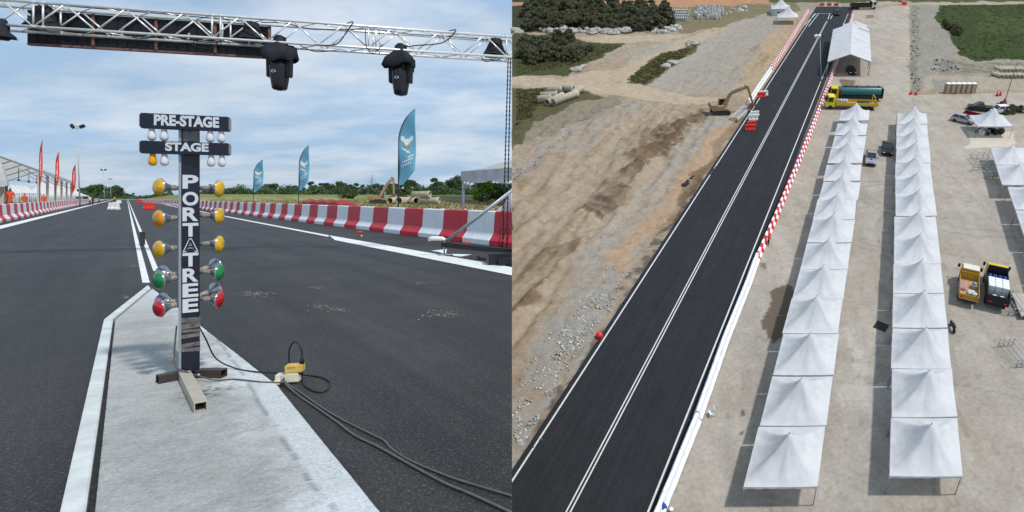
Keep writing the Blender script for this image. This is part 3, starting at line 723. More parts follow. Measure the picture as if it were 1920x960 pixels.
# moving head lights with rain hoods
def head(u, label, seed):
    p = TR(u, .12, -.0); t = thing('stage_light', label, 'stage light', AW, p, math.atan2(td.y, td.x)-R(16), 'hooded stage lights on the truss')
    ru = random.Random(seed); kx = .80; ky = 1.22
    n = 28; prof = [(.06, .20), (.11, .17), (.15, .07), (.21, -.03), (.34, -.12), (.42, -.20), (.435, -.36), (.40, -.42)]
    vs = []; fs = []
    for i, (r, z) in enumerate(prof):
        for k in range(n):
            a = 2*math.pi*k/n; w = 1 + (.09*math.sin(3*a+seed) + .06*math.sin(7*a+2*seed+i) + ru.uniform(-.03, .03))*(i/5)
            sq = 1/max(abs(math.cos(a)), abs(math.sin(a)))**.45
            vs.append((r*math.cos(a)*w*kx*sq, r*math.sin(a)*w*sq*.8, z + (.05*math.sin(2*a+seed)+.03*math.sin(5*a) if i > 3 else 0)))
    for i in range(len(prof)-1):
        for k in range(n): fs.append((i*n+k, i*n+(k+1) % n, (i+1)*n+(k+1) % n, (i+1)*n+k))
    fs.append(tuple(range(n)))
    mb = MB(); mb.add(vs, fs, 0, True); mb.build('rain_hood', 'black_cloth', t)
    mb = MB(); mb.box((0, 0, -.40), (.44*kx, .36, .22)); mb.build('base', 'black', t, bevel=.02)
    for s in (-1, 1):
        mb = MB(); mb.prism([(s*.24*kx, -.30), (s*.36*kx, -.30), (s*.345*kx, -.80), (s*.31*kx, -.84), (s*.25*kx, -.82)], -.09, .09, Matrix.Rotation(R(90), 4, 'X')); mb.build('yoke_arm', 'black', t, bevel=.015)
    mb = MB(); X = Matrix.Diagonal((kx*1.12, .95, 1, 1))
    mb.lathe([(.15, -.38), (.23, -.42), (.24, -.60), (.225, -.80), (.195, -1.0), (.175, -1.10), (.14, -1.13), (.10, -1.135)], X, 24)
    mb.build('lamp_head', 'black_gloss', t)
    mb = MB(); mb.lathe([(.10, -1.137), (.06, -1.15), (.001, -1.153)], X, 20, cap=False); mb.build('lens', 'lens_dark', t)
    mb = MB(); X2 = Matrix.Translation((.0, -.225, -.72)) @ Matrix.Rotation(R(94), 4, 'X') @ Matrix.Diagonal((1, .6, 1, 1))
    mb.lathe([(.055, 0), (.055, .012), (.038, .013), (.038, .001)], X2, 18, cap=False); mb.build('badge', 'letter', t)
    mb = MB()
    for s in (-.12, .12): mb.box((s, 0, .10), (.05, .05, .10))
    mb.build('clamp', 'black', t)
    return t
head(521, 'black hooded stage light hanging at the end of the black screen', 1)
head(750, 'black hooded stage light hanging above the nearest blue flag', 3)
def tuck(u, lab, seed, off=.25, z=.28, s=1.0):
    p = TR(u, off, z); t = thing('covered_light', lab, 'stage light', AW, p, math.atan2(td.y, td.x))
    ru = random.Random(seed); mb = MB(); n = 16; prof = [(.06, .26), (.15, .22), (.19, .08), (.22, -.05), (.33, -.20), (.36, -.22)]
    vs = []; fs = []
    for i, (r, zz) in enumerate(prof):
        for k in range(n): a = 2*math.pi*k/n; w = 1+ru.uniform(-.18, .18); vs.append((r*math.cos(a)*w*s, r*math.sin(a)*w*.7*s, zz*s+ru.uniform(-.02, .02)))
    for i in range(len(prof)-1):
        for k in range(n): fs.append((i*n+k, i*n+(k+1) % n, (i+1)*n+(k+1) % n, (i+1)*n+k))
    fs.append(tuple(range(n))); mb.add(vs, fs, 0, True); a_ = mb.build('rain_hood', 'black_cloth', t)
    mb = MB(); mb.box((0, 0, -.14*s), (.26*s, .22*s, .22*s)); b_ = mb.build('lamp_head', 'black', t, bevel=.02)
    mb = MB(); mb.tube([(-.02, 0, .2*s), (.0, 0, .34*s)], .02, 6); mb.build('clamp', 'galv', t)
    return a_, b_
tuck(66, 'black hooded light tucked inside the truss above the start of the screen', 5)
tuck(464, 'black hooded light tucked inside the truss before the end of the screen', 6, s=.9)
for o in tuck(930, 'black hooded light tucked inside the truss beside the chain', 8, s=1.0): cut(o)
# grey hood corner at the frame edge
tuck(-2, 'dark hooded light hanging under the near end of the truss', 9, .0, -.10, .9)
# ---------------------------------------------------------------- truss foot: chain, outrigger, brace
mb = MB()
for du, u2 in ((953, 942), (957.5, 950)):
    a, b = TR(du, .1, 0), AD(u2, 478, 15.6); n = 90
    for k in range(n):
        p = a.lerp(b, (k+.5)/n); h = (a-b).length/n
        mb.box(p, (.014 if k % 2 else .035, .035 if k % 2 else .014, h*1.15), mi=0)
o = mb.build('hoist_chain', 'black'); tag(o, 'long dark hoist chain hanging from the end of the truss', 'chain'); cut(o)
foot = A(831, 479, .012); fend = A(985, 496, .012)
og = thing('outrigger', 'black outrigger beam of the truss base with a levelling foot', 'outrigger', AW, (0, 0, 0))
mb = MB(); mb.bar(foot + Vector((0, 0, .28)), fend + Vector((0, 0, .26)), .12, .12); cut(mb.build('beam', 'black', og))
mb = MB(); mb.tube([foot + Vector((.02, .02, .03)), foot + Vector((.02, .02, .42))], .022, 8); mb.build('screw', 'galv', og)
mb = MB(); mb.lathe([(.16, .0), (.16, .02), (.05, .03)], Matrix.Translation(foot+Vector((.02, .02, .003))), 14); mb.build('foot_plate', 'galv', og)
mb = MB(); mb.tube([foot + Vector((-.38, .0, .40)), foot + Vector((-.30, .0, .44)), foot + Vector((-.02, .0, .43)), foot + Vector((.06, 0, .40))], [.04, .055, .055, .03], 10); mb.build('handle', 'white_plastic', og)
mb = MB(); mb.box(A(938, 484, .14), (.55, .5, .24), .4); mb.box(A(950, 488, .10), (.3, .7, .16), .2); cut(mb.build('base', 'black', og, bevel=.01))
mb = MB(); mb.tube([foot + Vector((.06, .05, .36)), AD(975, 346, 15.2)], .045, 12)
o = mb.build('brace', 'galv', og); cut(o)
mb = MB()
for (u0, v0, u1, v1) in ((941, 400, 935, 478), (936, 478, 958, 390), (948, 470, 958, 420), (944, 372, 940, 410)):
    mb.tube([AD(u0, v0, 15.5), AD(u1, v1, 15.5)], .012, 6)
o = mb.build('strap', 'black', og); cut(o)
rs = np.random.RandomState(5)
def litter(uv, n, spread, name, label, cat, mats, size=.06, z=.02):
    mb = MB(); c = A(*uv, z)
    for k in range(n):
        p = c + Vector((rs.randn()*spread, rs.randn()*spread*.6, abs(rs.randn())*.03)); s = size*(.5+rs.rand())
        mb.box(p, (s*2, s, s*.5), rs.rand()*3, int(rs.rand()*len(mats)))
    o = mb.build(name, mats); tag(o, label, cat); return o
o = litter((925, 485), 46, .22, 'rope_heap', 'brown heap of rope and twigs beside the truss base', 'rope heap', ['brown_rust', 'steel_dark', 'charcoal'], .05); cut(o)
# timing sensor boxes by the barriers
def beam_box(uv, label, k):
    p = A(*uv, .012); t = thing('sensor_box', label, 'sensor', AW, p, k)
    mb = MB(); mb.box((0, 0, .10), (.26, .16, .07)); mb.build('plate', 'brown_rust', t)
    mb = MB(); mb.box((.04, 0, .17), (.20, .11, .06)); mb.build('body', 'orange', t, bevel=.01)
    mb = MB(); mb.box((.1, -.04, .04), (.05, .05, .08)); mb.box((-.08, .04, .04), (.04, .04, .08)); mb.build('leg', 'white_plastic', t)
beam_box((673, 443), 'small orange sensor box on the asphalt before the fourth red barrier', .3)
beam_box((872, 466), 'small orange sensor box wedged at the barrier behind the brace', .2)
# ---------------------------------------------------------------- grey canopy behind the barriers
TC = AD(865, 325, 21.3); zt = TC.z; TCg = Vector((TC.x, TC.y, 0))
ct_ = thing('canopy_tent', 'grey and white canopy tent behind the barriers beside the truss foot', 'tent', AW, (0, 0, 0))
W6 = 7.0
def ctp(a, b, z): return TCg - dA*a + nA*b + Vector((0, 0, z))     # a along the row towards the camera, b away from it
n = 26; mb = MB(); vs = []; fs = []
for i in range(n+1):
    for j in range(n+1):
        a, b = i/n, j/n; r = max(abs(2*a-1), abs(2*b-1)); h = 2.0*(1-r)**1.5
        vs.append(ctp(a*W6*1.25, b*W6, zt + .06 + h + .03*math.sin(9*a)*math.sin(7*b)))
for i in range(n):
    for j in range(n): fs.append((i*(n+1)+j, (i+1)*(n+1)+j, (i+1)*(n+1)+j+1, i*(n+1)+j+1))
mb.add(vs, fs, 0, True); o = mb.build('canopy', 'canvas_roof', ct_); cut(o)
mb = MB()
for (f0, mi) in ((lambda t: ctp(t*W6*1.25, -.02, 0), 0), (lambda t: ctp(-.02, t*W6, 0), 0)):
    vs = []; fs = []; m_ = 60
    for k in range(m_+1):
        p = f0(k/m_); wob = .03*math.sin(k*1.1)+.02*math.sin(k*2.7)
        vs += [p + Vector((0, 0, zt+.07)), p + Vector((wob*.6, wob, zt-.10)), p + Vector((wob, wob*1.5, zt-.24 - .10*abs(math.sin(k*math.pi/10))))]
    for k in range(m_):
        for j in range(2): fs.append((k*3+j, (k+1)*3+j, (k+1)*3+j+1, k*3+j+1))
    mb.add(vs, fs, mi, True)
o = mb.build('valance', ['canvas_gray', 'black_cloth'], ct_); cut(o)
for a, b in ((.05, .05), (.05, W6-.05), (W6*1.25-.05, .05), (W6*1.25-.05, W6-.05)):
    mb = MB(); mb.tube([ctp(a, b, 0), ctp(a, b, zt)], .045, 10)
    if (a, b) == (.05, .05): mb.tube([ctp(a, b, zt-.62), ctp(a+.32, b, zt-.28)], .028, 8); mb.tube([ctp(a, b, zt-.62), ctp(a, b+.32, zt-.28)], .028, 8)
    o = mb.build('leg', 'galv', ct_); cut(o)
# white cloth skirt hanging down by the brace
mb = MB(); pts = []
c0, c1 = AD(925, 396, 18.6), AD(970, 340, 18.2); vs = []; fs = []
for k in range(9):
    t = k/8
    top = AD(925 + 45*t, 396 - 70*t**1.9, 18.6); bot = AD(925+45*t, 401, 18.6)
    vs += [top + Vector((0, .06*math.sin(k*2), 0)), bot]
for k in range(8): fs.append((2*k, 2*k+1, 2*k+3, 2*k+2))
mb.add(vs, fs, 0, True); o = mb.build('cloth_sheet', 'canvas'); tag(o, 'white cloth sheet drawn aside behind the diagonal brace', 'cloth')
md = o.modifiers.new('s', 'SOLIDIFY'); md.thickness = .01; cut(o)
# ---------------------------------------------------------------- feather flags
def feather(label, u, Y, H, w, mat, marks, lean=.0, group=None, pole_h=.0, face=1.0, thin=1.0, bottom=.355):
    base = AD(u, 370, Y); base.z = float(zfield(*[np.array(q) for q in st_of(Vector((base.x, base.y, 0)))]))
    t = thing('feather_flag', label, 'flag', AW, base, 0, group)
    pole = []; m = 24
    def px(tz):      # sideways bend of the pole near the top
        return w*max(0, (tz-.70)/.30)**2.0*1.0
    for k in range(m+1): tz = k/m; pole.append((px(tz)*face + lean*tz*H, 0, tz*H*(1-.03*max(0, (tz-.8)/.2)**2)))
    mb = MB(); mb.tube(pole, [.03*(1-.6*k/m) for k in range(m+1)], 7); mb.build('pole', 'black', t)
    vs = []; fs = []; nr, nc = 40, 8
    def cl(tz, cx):
        pxx = px(tz); wid = w*1.04
        ft = min(1, max(0, (tz-bottom)/.13)); edge = wid*(.06 + .94*ft**.7)
        x = pxx + (max(edge, pxx+.01) - pxx)*cx
        wv = .05*w*math.sin(tz*17+cx*3)+.08*w*math.sin(tz*7+1+cx*2)*cx
        return (x*face*thin + (1-thin)*pxx + lean*tz*H + wv*.5*(1-thin), wv, tz*H*(1-.03*max(0, (tz-.8)/.2)**2) - .05*cx*(0 if tz > .3 else 1))
    for i in range(nr+1):
        tz = bottom + (1-bottom)*i/nr
        for j in range(nc+1): vs.append(cl(tz, j/nc))
    for i in range(nr):
        for j in range(nc): fs.append((i*(nc+1)+j, i*(nc+1)+j+1, (i+1)*(nc+1)+j+1, (i+1)*(nc+1)+j))
    mb = MB(); mb.add(vs, fs, 0, True)
    o = mb.build('cloth', mat, t); md = o.modifiers.new('s', 'SOLIDIFY'); md.thickness = .012
    mb = MB(); off = -.10
    for (tz, cx, wd, ht, mi) in marks:
        a = []
        for (dx, dz) in ((-1, -1), (1, -1), (1, 1), (-1, 1)):
            q = Vector(cl(min(.99, tz + dz*ht/2), min(1, max(0, cx + dx*wd/2)))); a.append(q + Vector((0, -.022, 0)))
        mb.add(a, [(0, 1, 2, 3)], mi)
    mb.build('lettering', ['flag_mark', 'flag_gold'], o)
    return t
rf = random.Random(4)
def emblem():
    ms = []
    for k in range(16):      # winged crest
        a = k/15*2-1; ms.append((.70 + .035*(abs(a)) + .008*rf.random(), .5+a*.34, .035, .035 + .02*rf.random(), 0))
    for k in range(10): ms.append((.665 + .03*rf.random(), .36+.03*k, .05, .022, 1))
    for k in range(9): ms.append((.635 + .008*rf.random()-.004*k+.016, .26+.05*k, .035, .016, 0))
    for row, n, c0 in ((.585, 4, .62), (.545, 6, .30), (.512, 6, .22)):
        for k in range(n):
            x = c0 + k*(.105 if n > 4 else .075); ms.append((row+.006*k, x, .06, .006, 0)); ms.append((row+.006*k-.008, x-.02, .018, .012, 0)); ms.append((row+.006*k+.006, x+.015, .03, .006, 0))
    return ms
feather('tallest blue feather flag with a pale crest, above the concrete pipes', 747, 26.2, 5.62, .72, 'flag_blue', emblem(), .0, 'blue feather flags behind the barriers')
feather('middle-sized blue feather flag rising behind the red tarpaulin stack', 559.5, 43.0, 5.5, .68, 'flag_blue', emblem(), .012, 'blue feather flags behind the barriers')
feather('smallest and farthest of the blue feather flags', 474.5, 60.5, 5.55, .90, 'flag_blue', emblem(), .015, 'blue feather flags behind the barriers')
def redmarks(): return [(.50+.30*k/11, .5+.06*rf.random(), .16+.16*rf.random(), .010+.010*rf.random(), 0) for k in range(12)]
feather('tallest red feather flag, edge-on beside the first column', 74, 53.5, 6.95, .30, 'flag_red', redmarks(), -.002, 'red feather flags by the marquee', bottom=.36, thin=.8)
feather('middle red feather flag with pale lettering in front of the marquee', 104, 70.0, 7.15, .38, 'flag_red', redmarks(), .002, 'red feather flags by the marquee', bottom=.36)
feather('smallest red feather flag at the far end of the marquee', 135, 98, 7.25, .56, 'flag_red', redmarks(), .004, 'red feather flags by the marquee', bottom=.30)
# ---------------------------------------------------------------- floodlight masts
def mast(label, u, Y, H, lean, r=.10, n=3):
    base = AD(u, 370, Y); base.z = 0
    t = thing('floodlight_mast', label, 'light mast', AW, base, 0, 'floodlight masts down the track')
    mb = MB(); mb.tube([(0, 0, 0), (lean*.5, 0, H*.45), (lean, 0, H)], [r, r*.7, r*.5], 10); mb.build('pole', 'galv', t)
    mb = MB(); mb.bar((lean-.9, 0, H), (lean+.9, 0, H), .10, .10); mb.build('crossarm', 'galv', t)
    for k, (x, rz, m_) in enumerate(((-.85, .8, 'black'), (0, 0, 'white_plastic'), (.85, -.3, 'black'))):
        mb = MB(); mb.box(None, (.75, .30, .55), X=Matrix.Translation((lean+x, 0, H+.40)) @ Matrix.Rotation(rz, 4, 'Y') @ Matrix.Rotation(R(20), 4, 'X')); mb.build('floodlight', m_, t, bevel=.03)
mast('nearest floodlight mast, rising beside the end of the marquee', 150, 100, 13.2, -.45, .11)
mast('second floodlight mast, thin against the dark trees', 196.5, 245, 12.6, -.6, .15)
mast('third and farthest floodlight mast, short above the people', 208.5, 375, 12.8, -.6, .18)
# ---------------------------------------------------------------- marquee and pagoda tents on the yard side
def Yat(u, t): return t/((u-CX)/F*nA.x + nA.y)
tm = float(Vector(st_of(A(12, 416)) + (0,))[1]) - 2.2
mq = thing('marquee', 'long white open-sided marquee on pale columns behind the barriers', 'marquee', AW, (0, 0, 0))
ref = A(12, 416); drow = (A(150, 385) - A(12, 416)).normalized(); nrow = Vector((drow.y, -drow.x, 0))
def MQ(s, t, z): return ref + drow*s + nrow*t + Vector((0, 0, z))     # s along, t<0 away from the track
def s_at(u, t):
    k = (u-CX)/F; q = ref + nrow*t; return (k*q.y - q.x)/(drow.x - k*drow.y)
tcol = -2.6; scol = [s_at(u, tcol) for u in (73, 89, 104, 115.5, 125, 133.5)]
def z_at(u, v, t):
    q = MQ(s_at(u, t), t, 0); return HA + (CY-v)/F*q.y
ze = [z_at(73, 319, tcol), z_at(134, 341, tcol)]
def zev(s): return ze[0] + (ze[1]-ze[0])*(s-scol[0])/(scol[-1]-scol[0])
for s in scol:
    mb = MB(); p = MQ(s, tcol, 0); mb.box((p.x, p.y, zev(s)/2), (.30, .30, zev(s)), math.atan2(drow.y, drow.x)); mb.build('column', 'steel_beige', mq)
    mb = MB(); mb.bar(MQ(s, tcol, zev(s)-1.6), MQ(s, tcol-2.2, zev(s)+.55), .10, .10); mb.build('brace', 'steel_gray', mq)
    p = MQ(s, tcol-10, 0); mb = MB(); mb.box((p.x, p.y, zev(s)/2), (.25, .25, zev(s)), math.atan2(drow.y, drow.x)); mb.build('column', 'steel_beige', mq)
sA, sB = scol[0]-.4, scol[-1]+.8
rise = 2.55
mb = MB()
for (t0, z0, t1, z1) in ((tcol+.35, .0, tcol-5, rise), (tcol-10.3, 0, tcol-5, rise)):
    vs = []
    for s in (sA, sB): vs += [MQ(s, t0, zev(s)+z0), MQ(s, t1, zev(s)+z1)]
    mb.add(vs, [(0, 1, 3, 2)])
mb.build('roof', 'canvas_roof', mq)
for s in scol:
    for to_ in (0, 10): mb = MB(); mb.bar(MQ(s, tcol-to_, zev(s)-.12), MQ(s, tcol-5, zev(s)+rise-.17), .16, .16); mb.build('rafter', 'steel_gray', mq)
mb = MB(); mm = 40; vs = []; fs = []
for k in range(mm+1):
    s = sA + (sB-sA)*k/mm; vs += [MQ(s, tcol+.37, zev(s)), MQ(s, tcol+.37, zev(s)-.45-.12*abs(math.sin(k*.9)))]
for k in range(mm): fs.append((2*k, 2*k+1, 2*k+3, 2*k+2))
mb.add(vs, fs, 0, True); mb.build('valance', 'canvas', mq)
for u, v, h in ((35, 338, 22), (54, 341, 19), (69, 343, 16)):
    Yf = MQ(s_at(u, tcol-5.5), tcol-5.5, 0).y; c = AD(u, v, Yf); top = AD(u, v-h, Yf)
    f = thing('ceiling_fan', 'dark ceiling fan hanging inside the white marquee, ' + {35: 'nearest', 54: 'middle', 69: 'farthest'}[u] + ' of three', 'fan', AW, c, .4*u, 'ceiling fans in the marquee')
    mb = MB(); mb.tube([(0, 0, 0), (0, 0, top.z-c.z)], .05, 6); mb.build('rod', 'black', f)
    mb = MB(); mb.lathe([(.05, .2), (.22, .1), (.22, -.08), (.05, -.14)], None, 10); mb.build('motor', 'black', f)
    for k in range(3): mb = MB(); a = k*2.094; mb.box((math.cos(a)*.9, math.sin(a)*.9, 0), (1.5, .2, .04), a); mb.build('blade', 'black', f)
# tall white side wall of a nearer marquee at the picture's edge
def sheet3(name, mat, pts, label, cat, th=.05):
    mb = MB(); n = len(pts); mb.add(pts, [tuple(range(n))]); o = mb.build(name, mat); tag(o, label, cat); md = o.modifiers.new('s', 'SOLIDIFY'); md.thickness = th; return o
gm = thing('gable_marquee', 'white curved marquee gable with a dark post beside the people in orange', 'marquee', AW, (0, 0, 0))
Yg = 47
mb = MB(); pts = [AD(-70, 300, Yg-4), AD(-4, 303, Yg), AD(2, 310, Yg), AD(8, 324, Yg), AD(12, 338, Yg), AD(14, 349, Yg), AD(-70, 350, Yg-4)]
mb.add(pts + [p + Vector((-.3, .4, 0)) for p in pts], [tuple(range(7)), tuple(range(7, 14))[::-1]] + [(i, (i+1) % 7, 7+(i+1) % 7, 7+i) for i in range(7)]); mb.build('gable_wall', 'canvas', gm)
mb = MB(); p = AD(12, 370, Yg); p.z = 0; q = AD(12, 348, Yg); mb.bar(p, q, .18, .18); mb.build('post', 'steel_dark', gm)
mb = MB(); p = AD(3.5, 370, Yg); p.z = 0; q = AD(3.5, 350, Yg); mb.bar(p, q, .26, .26); mb.build('post', 'steel_beige', gm)
# pagoda tents (used on both sides)
def pagoda_mesh(name, W_, D_, skew, H, seed, n=20):
    """square peaked canopy; the plan is W_ wide, D_ deep, each row pushed sideways by skew per metre of depth"""
    ru = np.random.RandomState(seed); nn = n*2; vs = []; fs = []; ph = ru.rand(6)*6.28
    for i in range(nn+1):
        for j in range(nn+1):
            a = j/nn*2-1; b = i/nn*2-1
            r = max(abs(a), abs(b)); r2 = min(1.0, (abs(a)**5+abs(b)**5)**.2/1.0)
            rr = r*(1-.35*(1-r)) + (r2-r)*.35*(1-r)
            rr = min(rr, 1)
            h = H*(.16*(1-rr)**1.05 + .60*(1-rr)**2.2 + .24*(1-rr)**5)
            th = math.atan2(b, a); amp = (1-r)*r*4
            h += amp*(.05*math.sin(7*th+ph[0]) + .032*math.sin(13*th+ph[1]) + .012*math.sin(29*th+ph[2]))
            hip = abs(abs(a)-abs(b))
            h -= .05*math.exp(-(hip/.10)**2)*r*(1-r)*3
            h += .10*(float(VN1.fbm(np.array(a*1.6+seed*3.1), np.array(b*1.6+seed*1.7), 3))-.5)*amp*2.4
            h -= (.09+.05*math.sin(ph[4]))*(1-abs(a)**2)*max(0, abs(b)-.75)*4 + (.09+.05*math.sin(ph[5]))*(1-abs(b)**2)*max(0, abs(a)-.75)*4
            vs.append((a*W_/2 + skew*b*D_/2, b*D_/2, h))
    for i in range(nn):
        for j in range(nn): fs.append((i*(nn+1)+j, i*(nn+1)+j+1, (i+1)*(nn+1)+j+1, (i+1)*(nn+1)+j))
    mb = MB(); mb.add(vs, fs, 0, True)
    mb.lathe([(.05, H-.06), (.04, H+.03), (.02, H+.08)], None, 8, 1)
    return mb.mesh(name, ['canvas', 'steel_gray'])
def valance_mesh(name, W_, D_, skew, seed, h=.30):
    ru = random.Random(seed); mb = MB(); m_ = 24
    cs = [(-1, -1), (1, -1), (1, 1), (-1, 1)]
    for k in range(4):
        (a0, b0), (a1, b1) = cs[k], cs[(k+1) % 4]; vs = []; fs = []
        for i in range(m_+1):
            t = i/m_; a = (a0+(a1-a0)*t)*1.002; b = (b0+(b1-b0)*t)*1.002; w = .02*math.sin(i*1.3+seed)
            x = a*W_/2+skew*b*D_/2; y = b*D_/2; hh = h*(1-.25*abs(math.sin(i*math.pi/6))) if i % m_ else h
            vs += [(x, y, .005-.05*(1-(2*t-1)**2)), (x+w*(b0 != b1), y+w*(a0 != a1), -hh)]
        for i in range(m_): fs.append((2*i, 2*i+1, 2*i+3, 2*i+2))
        mb.add(vs, fs, 0, True)
    return mb.mesh(name, 'canvas')
def leg_mesh(name, h, r=.04):
    mb = MB(); mb.tube([(0, 0, -h), (0, 0, -.02)], r, 8); mb.box((0, 0, -h+.01), (.2, .2, .02)); return mb.mesh(name, 'steel_gray')
def pagoda(base, pos, rz, cm, vm, lm, W_, D_, skew, ze_, label, group):
    t = thing('peaked_tent', label, 'tent', base, pos, rz, group)
    T = Matrix.Translation((0, 0, ze_)); link('canopy', cm, t, T); link('valance', vm, t, T)
    for a, b in ((-1, -1), (1, -1), (1, 1), (-1, 1)):
        link('leg', lm, t, Matrix.Translation((a*(W_/2-.06)+skew*b*(D_/2-.06), b*(D_/2-.06), ze_)))
    return t
pcm = pagoda_mesh('canopy', 6, 6, 0, 2.4, 77); pvm = valance_mesh('valance', 6, 6, 0, 5); plm = leg_mesh('leg', 2.6, .07)
rzA = math.atan2(nrow.y, nrow.x)
big = pagoda_mesh('canopy', 11, 11, 0, 4.4, 78); bigv = valance_mesh('valance', 11, 11, 0, 6); bigl = leg_mesh('leg', 2.6, .09)
lw = ['first', 'second', 'third', 'fourth', 'fifth', 'sixth']
for k, u in enumerate((12, 23, 31.5, 40, 48)):
    p = AD(u, 370, 150+5*k); p.z = 0; p.z = 0; pagoda(AW, p, rzA, pcm, pvm, plm, 6, 6, 0, 2.6, 'white peaked tent beyond the marquee seen from the ground, ' + lw[k] + ' from the gable wall', 'peaked tents beyond the marquee')
for k, u in enumerate((80, 97, 113, 128)):
    p = AD(u, 370, 186+10*k); p.z = 0; p.z = 0; pagoda(AW, p, rzA, big, bigv, bigl, 11, 11, 0, 2.1, 'large white peaked tent seen between the marquee columns, ' + lw[k] + ' from the tall red flag', 'large peaked tents beyond the columns')
# ---------------------------------------------------------------- people
def person(label, base, pos, rz, shirt, trousers, H=1.7, arms='down', stride=0.0, kx=1.0, cap=None):
    h = H/1.75
    s = stride
    J = {'pel': (0, 0, .95), 'waist': (0, 0, 1.12), 'chest': (0, 0, 1.36), 'neck': (0, 0, 1.50), 'head': (0, -.01, 1.60), 'top': (0, 0, 1.72)}
    for sg, nm in ((-1, 'l'), (1, 'r')):
        J['sh'+nm] = (.19*sg, 0, 1.43)
        if arms == 'down' or (arms == 'one' and sg < 0): J['el'+nm] = (.25*sg, .02, 1.16); J['wr'+nm] = (.25*sg, -.06, .92); J['ha'+nm] = (.245*sg, -.09, .82)
        else: J['el'+nm] = (.30*sg, -.03, 1.20); J['wr'+nm] = (.22*sg, -.27, 1.10); J['ha'+nm] = (.17*sg, -.34, 1.12)
        J['hip'+nm] = (.09*sg, 0, .90); J['kn'+nm] = (.10*sg, -.04 - sg*s*.25, .50); J['an'+nm] = (.10*sg, -sg*s*.42 + .02, .09); J['to'+nm] = (.11*sg, -sg*s*.42-.14, .04)
    Rr = {'pel': .145, 'waist': .13, 'chest': .165, 'neck': .058, 'head': .085, 'top': .072, 'sh': .075, 'el': .05, 'wr': .034, 'ha': .03, 'hip': .09, 'kn': .06, 'an': .045, 'to': .04}
    E = [('pel', 'waist'), ('waist', 'chest'), ('chest', 'neck'), ('neck', 'head'), ('head', 'top')]
    for nm in 'lr': E += [('chest', 'sh'+nm), ('sh'+nm, 'el'+nm), ('el'+nm, 'wr'+nm), ('wr'+nm, 'ha'+nm), ('pel', 'hip'+nm), ('hip'+nm, 'kn'+nm), ('kn'+nm, 'an'+nm), ('an'+nm, 'to'+nm)]
    names = list(J); me = bpy.data.meshes.new('b'); me.from_pydata([tuple(Vector(J[k])*h) for k in names], [(names.index(a), names.index(b)) for a, b in E], [])
    o = bpy.data.objects.new('b', me); COL.objects.link(o); o.modifiers.new('k', 'SKIN')
    for i, k in enumerate(names):
        r = Rr[k] if k in Rr else Rr[k[:-1]]; ry_ = r*(.68 if k in ('pel', 'waist', 'chest') else 1)
        me.skin_vertices[0].data[i].radius = (r*h, ry_*h); me.skin_vertices[0].data[i].use_root = (k == 'pel')
    sb_ = o.modifiers.new('s', 'SUBSURF'); sb_.levels = 1; sb_.render_levels = 1
    dg = bpy.context.evaluated_depsgraph_get(); m2 = bpy.data.meshes.new_from_object(o.evaluated_get(dg))
    COL.objects.unlink(o); bpy.data.objects.remove(o)
    m2.materials.clear()
    for m_ in ('skin', shirt, trousers, 'hair', 'black'): m2.materials.append(M[m_])
    for p in m2.polygons:
        c = p.center/h; p.use_smooth = True
        ax = abs(c.x)
        if c.z > 1.655 or (c.z > 1.56 and c.y > .02): mi = 3
        elif c.z > 1.49: mi = 0
        elif c.z < .07: mi = 4
        elif (ax > .17 and c.z < 1.22) or c.y < -.16 and c.z > 1.0: mi = 0
        elif c.z > .93: mi = 1
        else: mi = 2
        p.material_index = mi
    w = link('person', m2, None, base @ Matrix.Translation(Vector(pos)) @ Matrix.Rotation(rz, 4, 'Z') @ Matrix.Diagonal((kx, 1, 1, 1)))
    return tag(w, label, 'person')
fa = lambda p: math.atan2(p.x, -p.y)*0
def pA(u, vf, **k): p = A(u, vf, .012); return p
for (u, Y, lab, sh, tr_, H, arms, rz) in ((19, 46, 'person in an orange shirt behind the barriers by the gable post', 'orange', 'orange', 2.3, 'one', .6), (46, 51, 'person in an orange shirt leaning behind the barriers, between two others', 'orange', 'cloth_gray', 1.92, 'both', .5), (82, 60, 'person in orange bending behind the barriers by the first column', 'orange', 'orange', 1.9, 'both', .7)):
    p = AD(u, 370, Y); p.z = .0; person(lab, AW, p, rz, sh, tr_, H, arms, kx=.66)
for (u, vf, lab, sh, tr_, H, rz, s) in ((168.5, 385.2, 'person in a white shirt and dark trousers standing at the track edge', 'cloth_white', 'cloth_black', 1.72, .5, .3), (174, 384.4, 'person dressed all in black beside the white shirted person', 'cloth_black', 'cloth_black', 1.72, .3, .2),
                                        (186, 384.5, 'person in a teal shirt walking on the asphalt', 'cloth_teal', 'cloth_gray', 1.75, 2.2, .5), (214.5, 380.5, 'person in an amber shirt standing behind the white plastic barrier', 'cloth_amber', 'cloth_black', 1.8, .2, .1)):
    p = A(u, vf, .012); person(lab, AW, p, rz, sh, tr_, H, 'down', s, kx=.85)
# ---------------------------------------------------------------- plastic water barriers on the track
def wb_mesh(name, L_, h, mat):
    mb = MB(); prof = [(-.25, 0), (-.25, .18), (-.12, .45), (-.10, h), (.10, h), (.12, .45), (.25, .18), (.25, 0)]
    n = len(prof); vs = [(-L_/2, *p) for p in prof] + [(L_/2, *p) for p in prof]
    mb.add(vs, [(i, (i+1) % n, n+(i+1) % n, n+i) for i in range(n)] + [tuple(range(n))[::-1], tuple(range(n, 2*n))])
    for s in (-.23, .23): mb.lathe([(.085*L_, -.0), (.085*L_, .03), (.05*L_, .031), (.05*L_, .0)], Matrix.Translation((s*L_, -.15, .48*h)) @ Matrix.Rotation(R(80), 4, 'X'), 12, 1)
    for s in (-.25, .25): mb.box((s*L_, -.24, .05), (.2*L_, .05, .1), mi=1)
    mb.box((0, 0, h+.03), (.25, .12, .06))
    return mb.mesh(name, [mat, 'charcoal'], bevel=.02, seg=1)
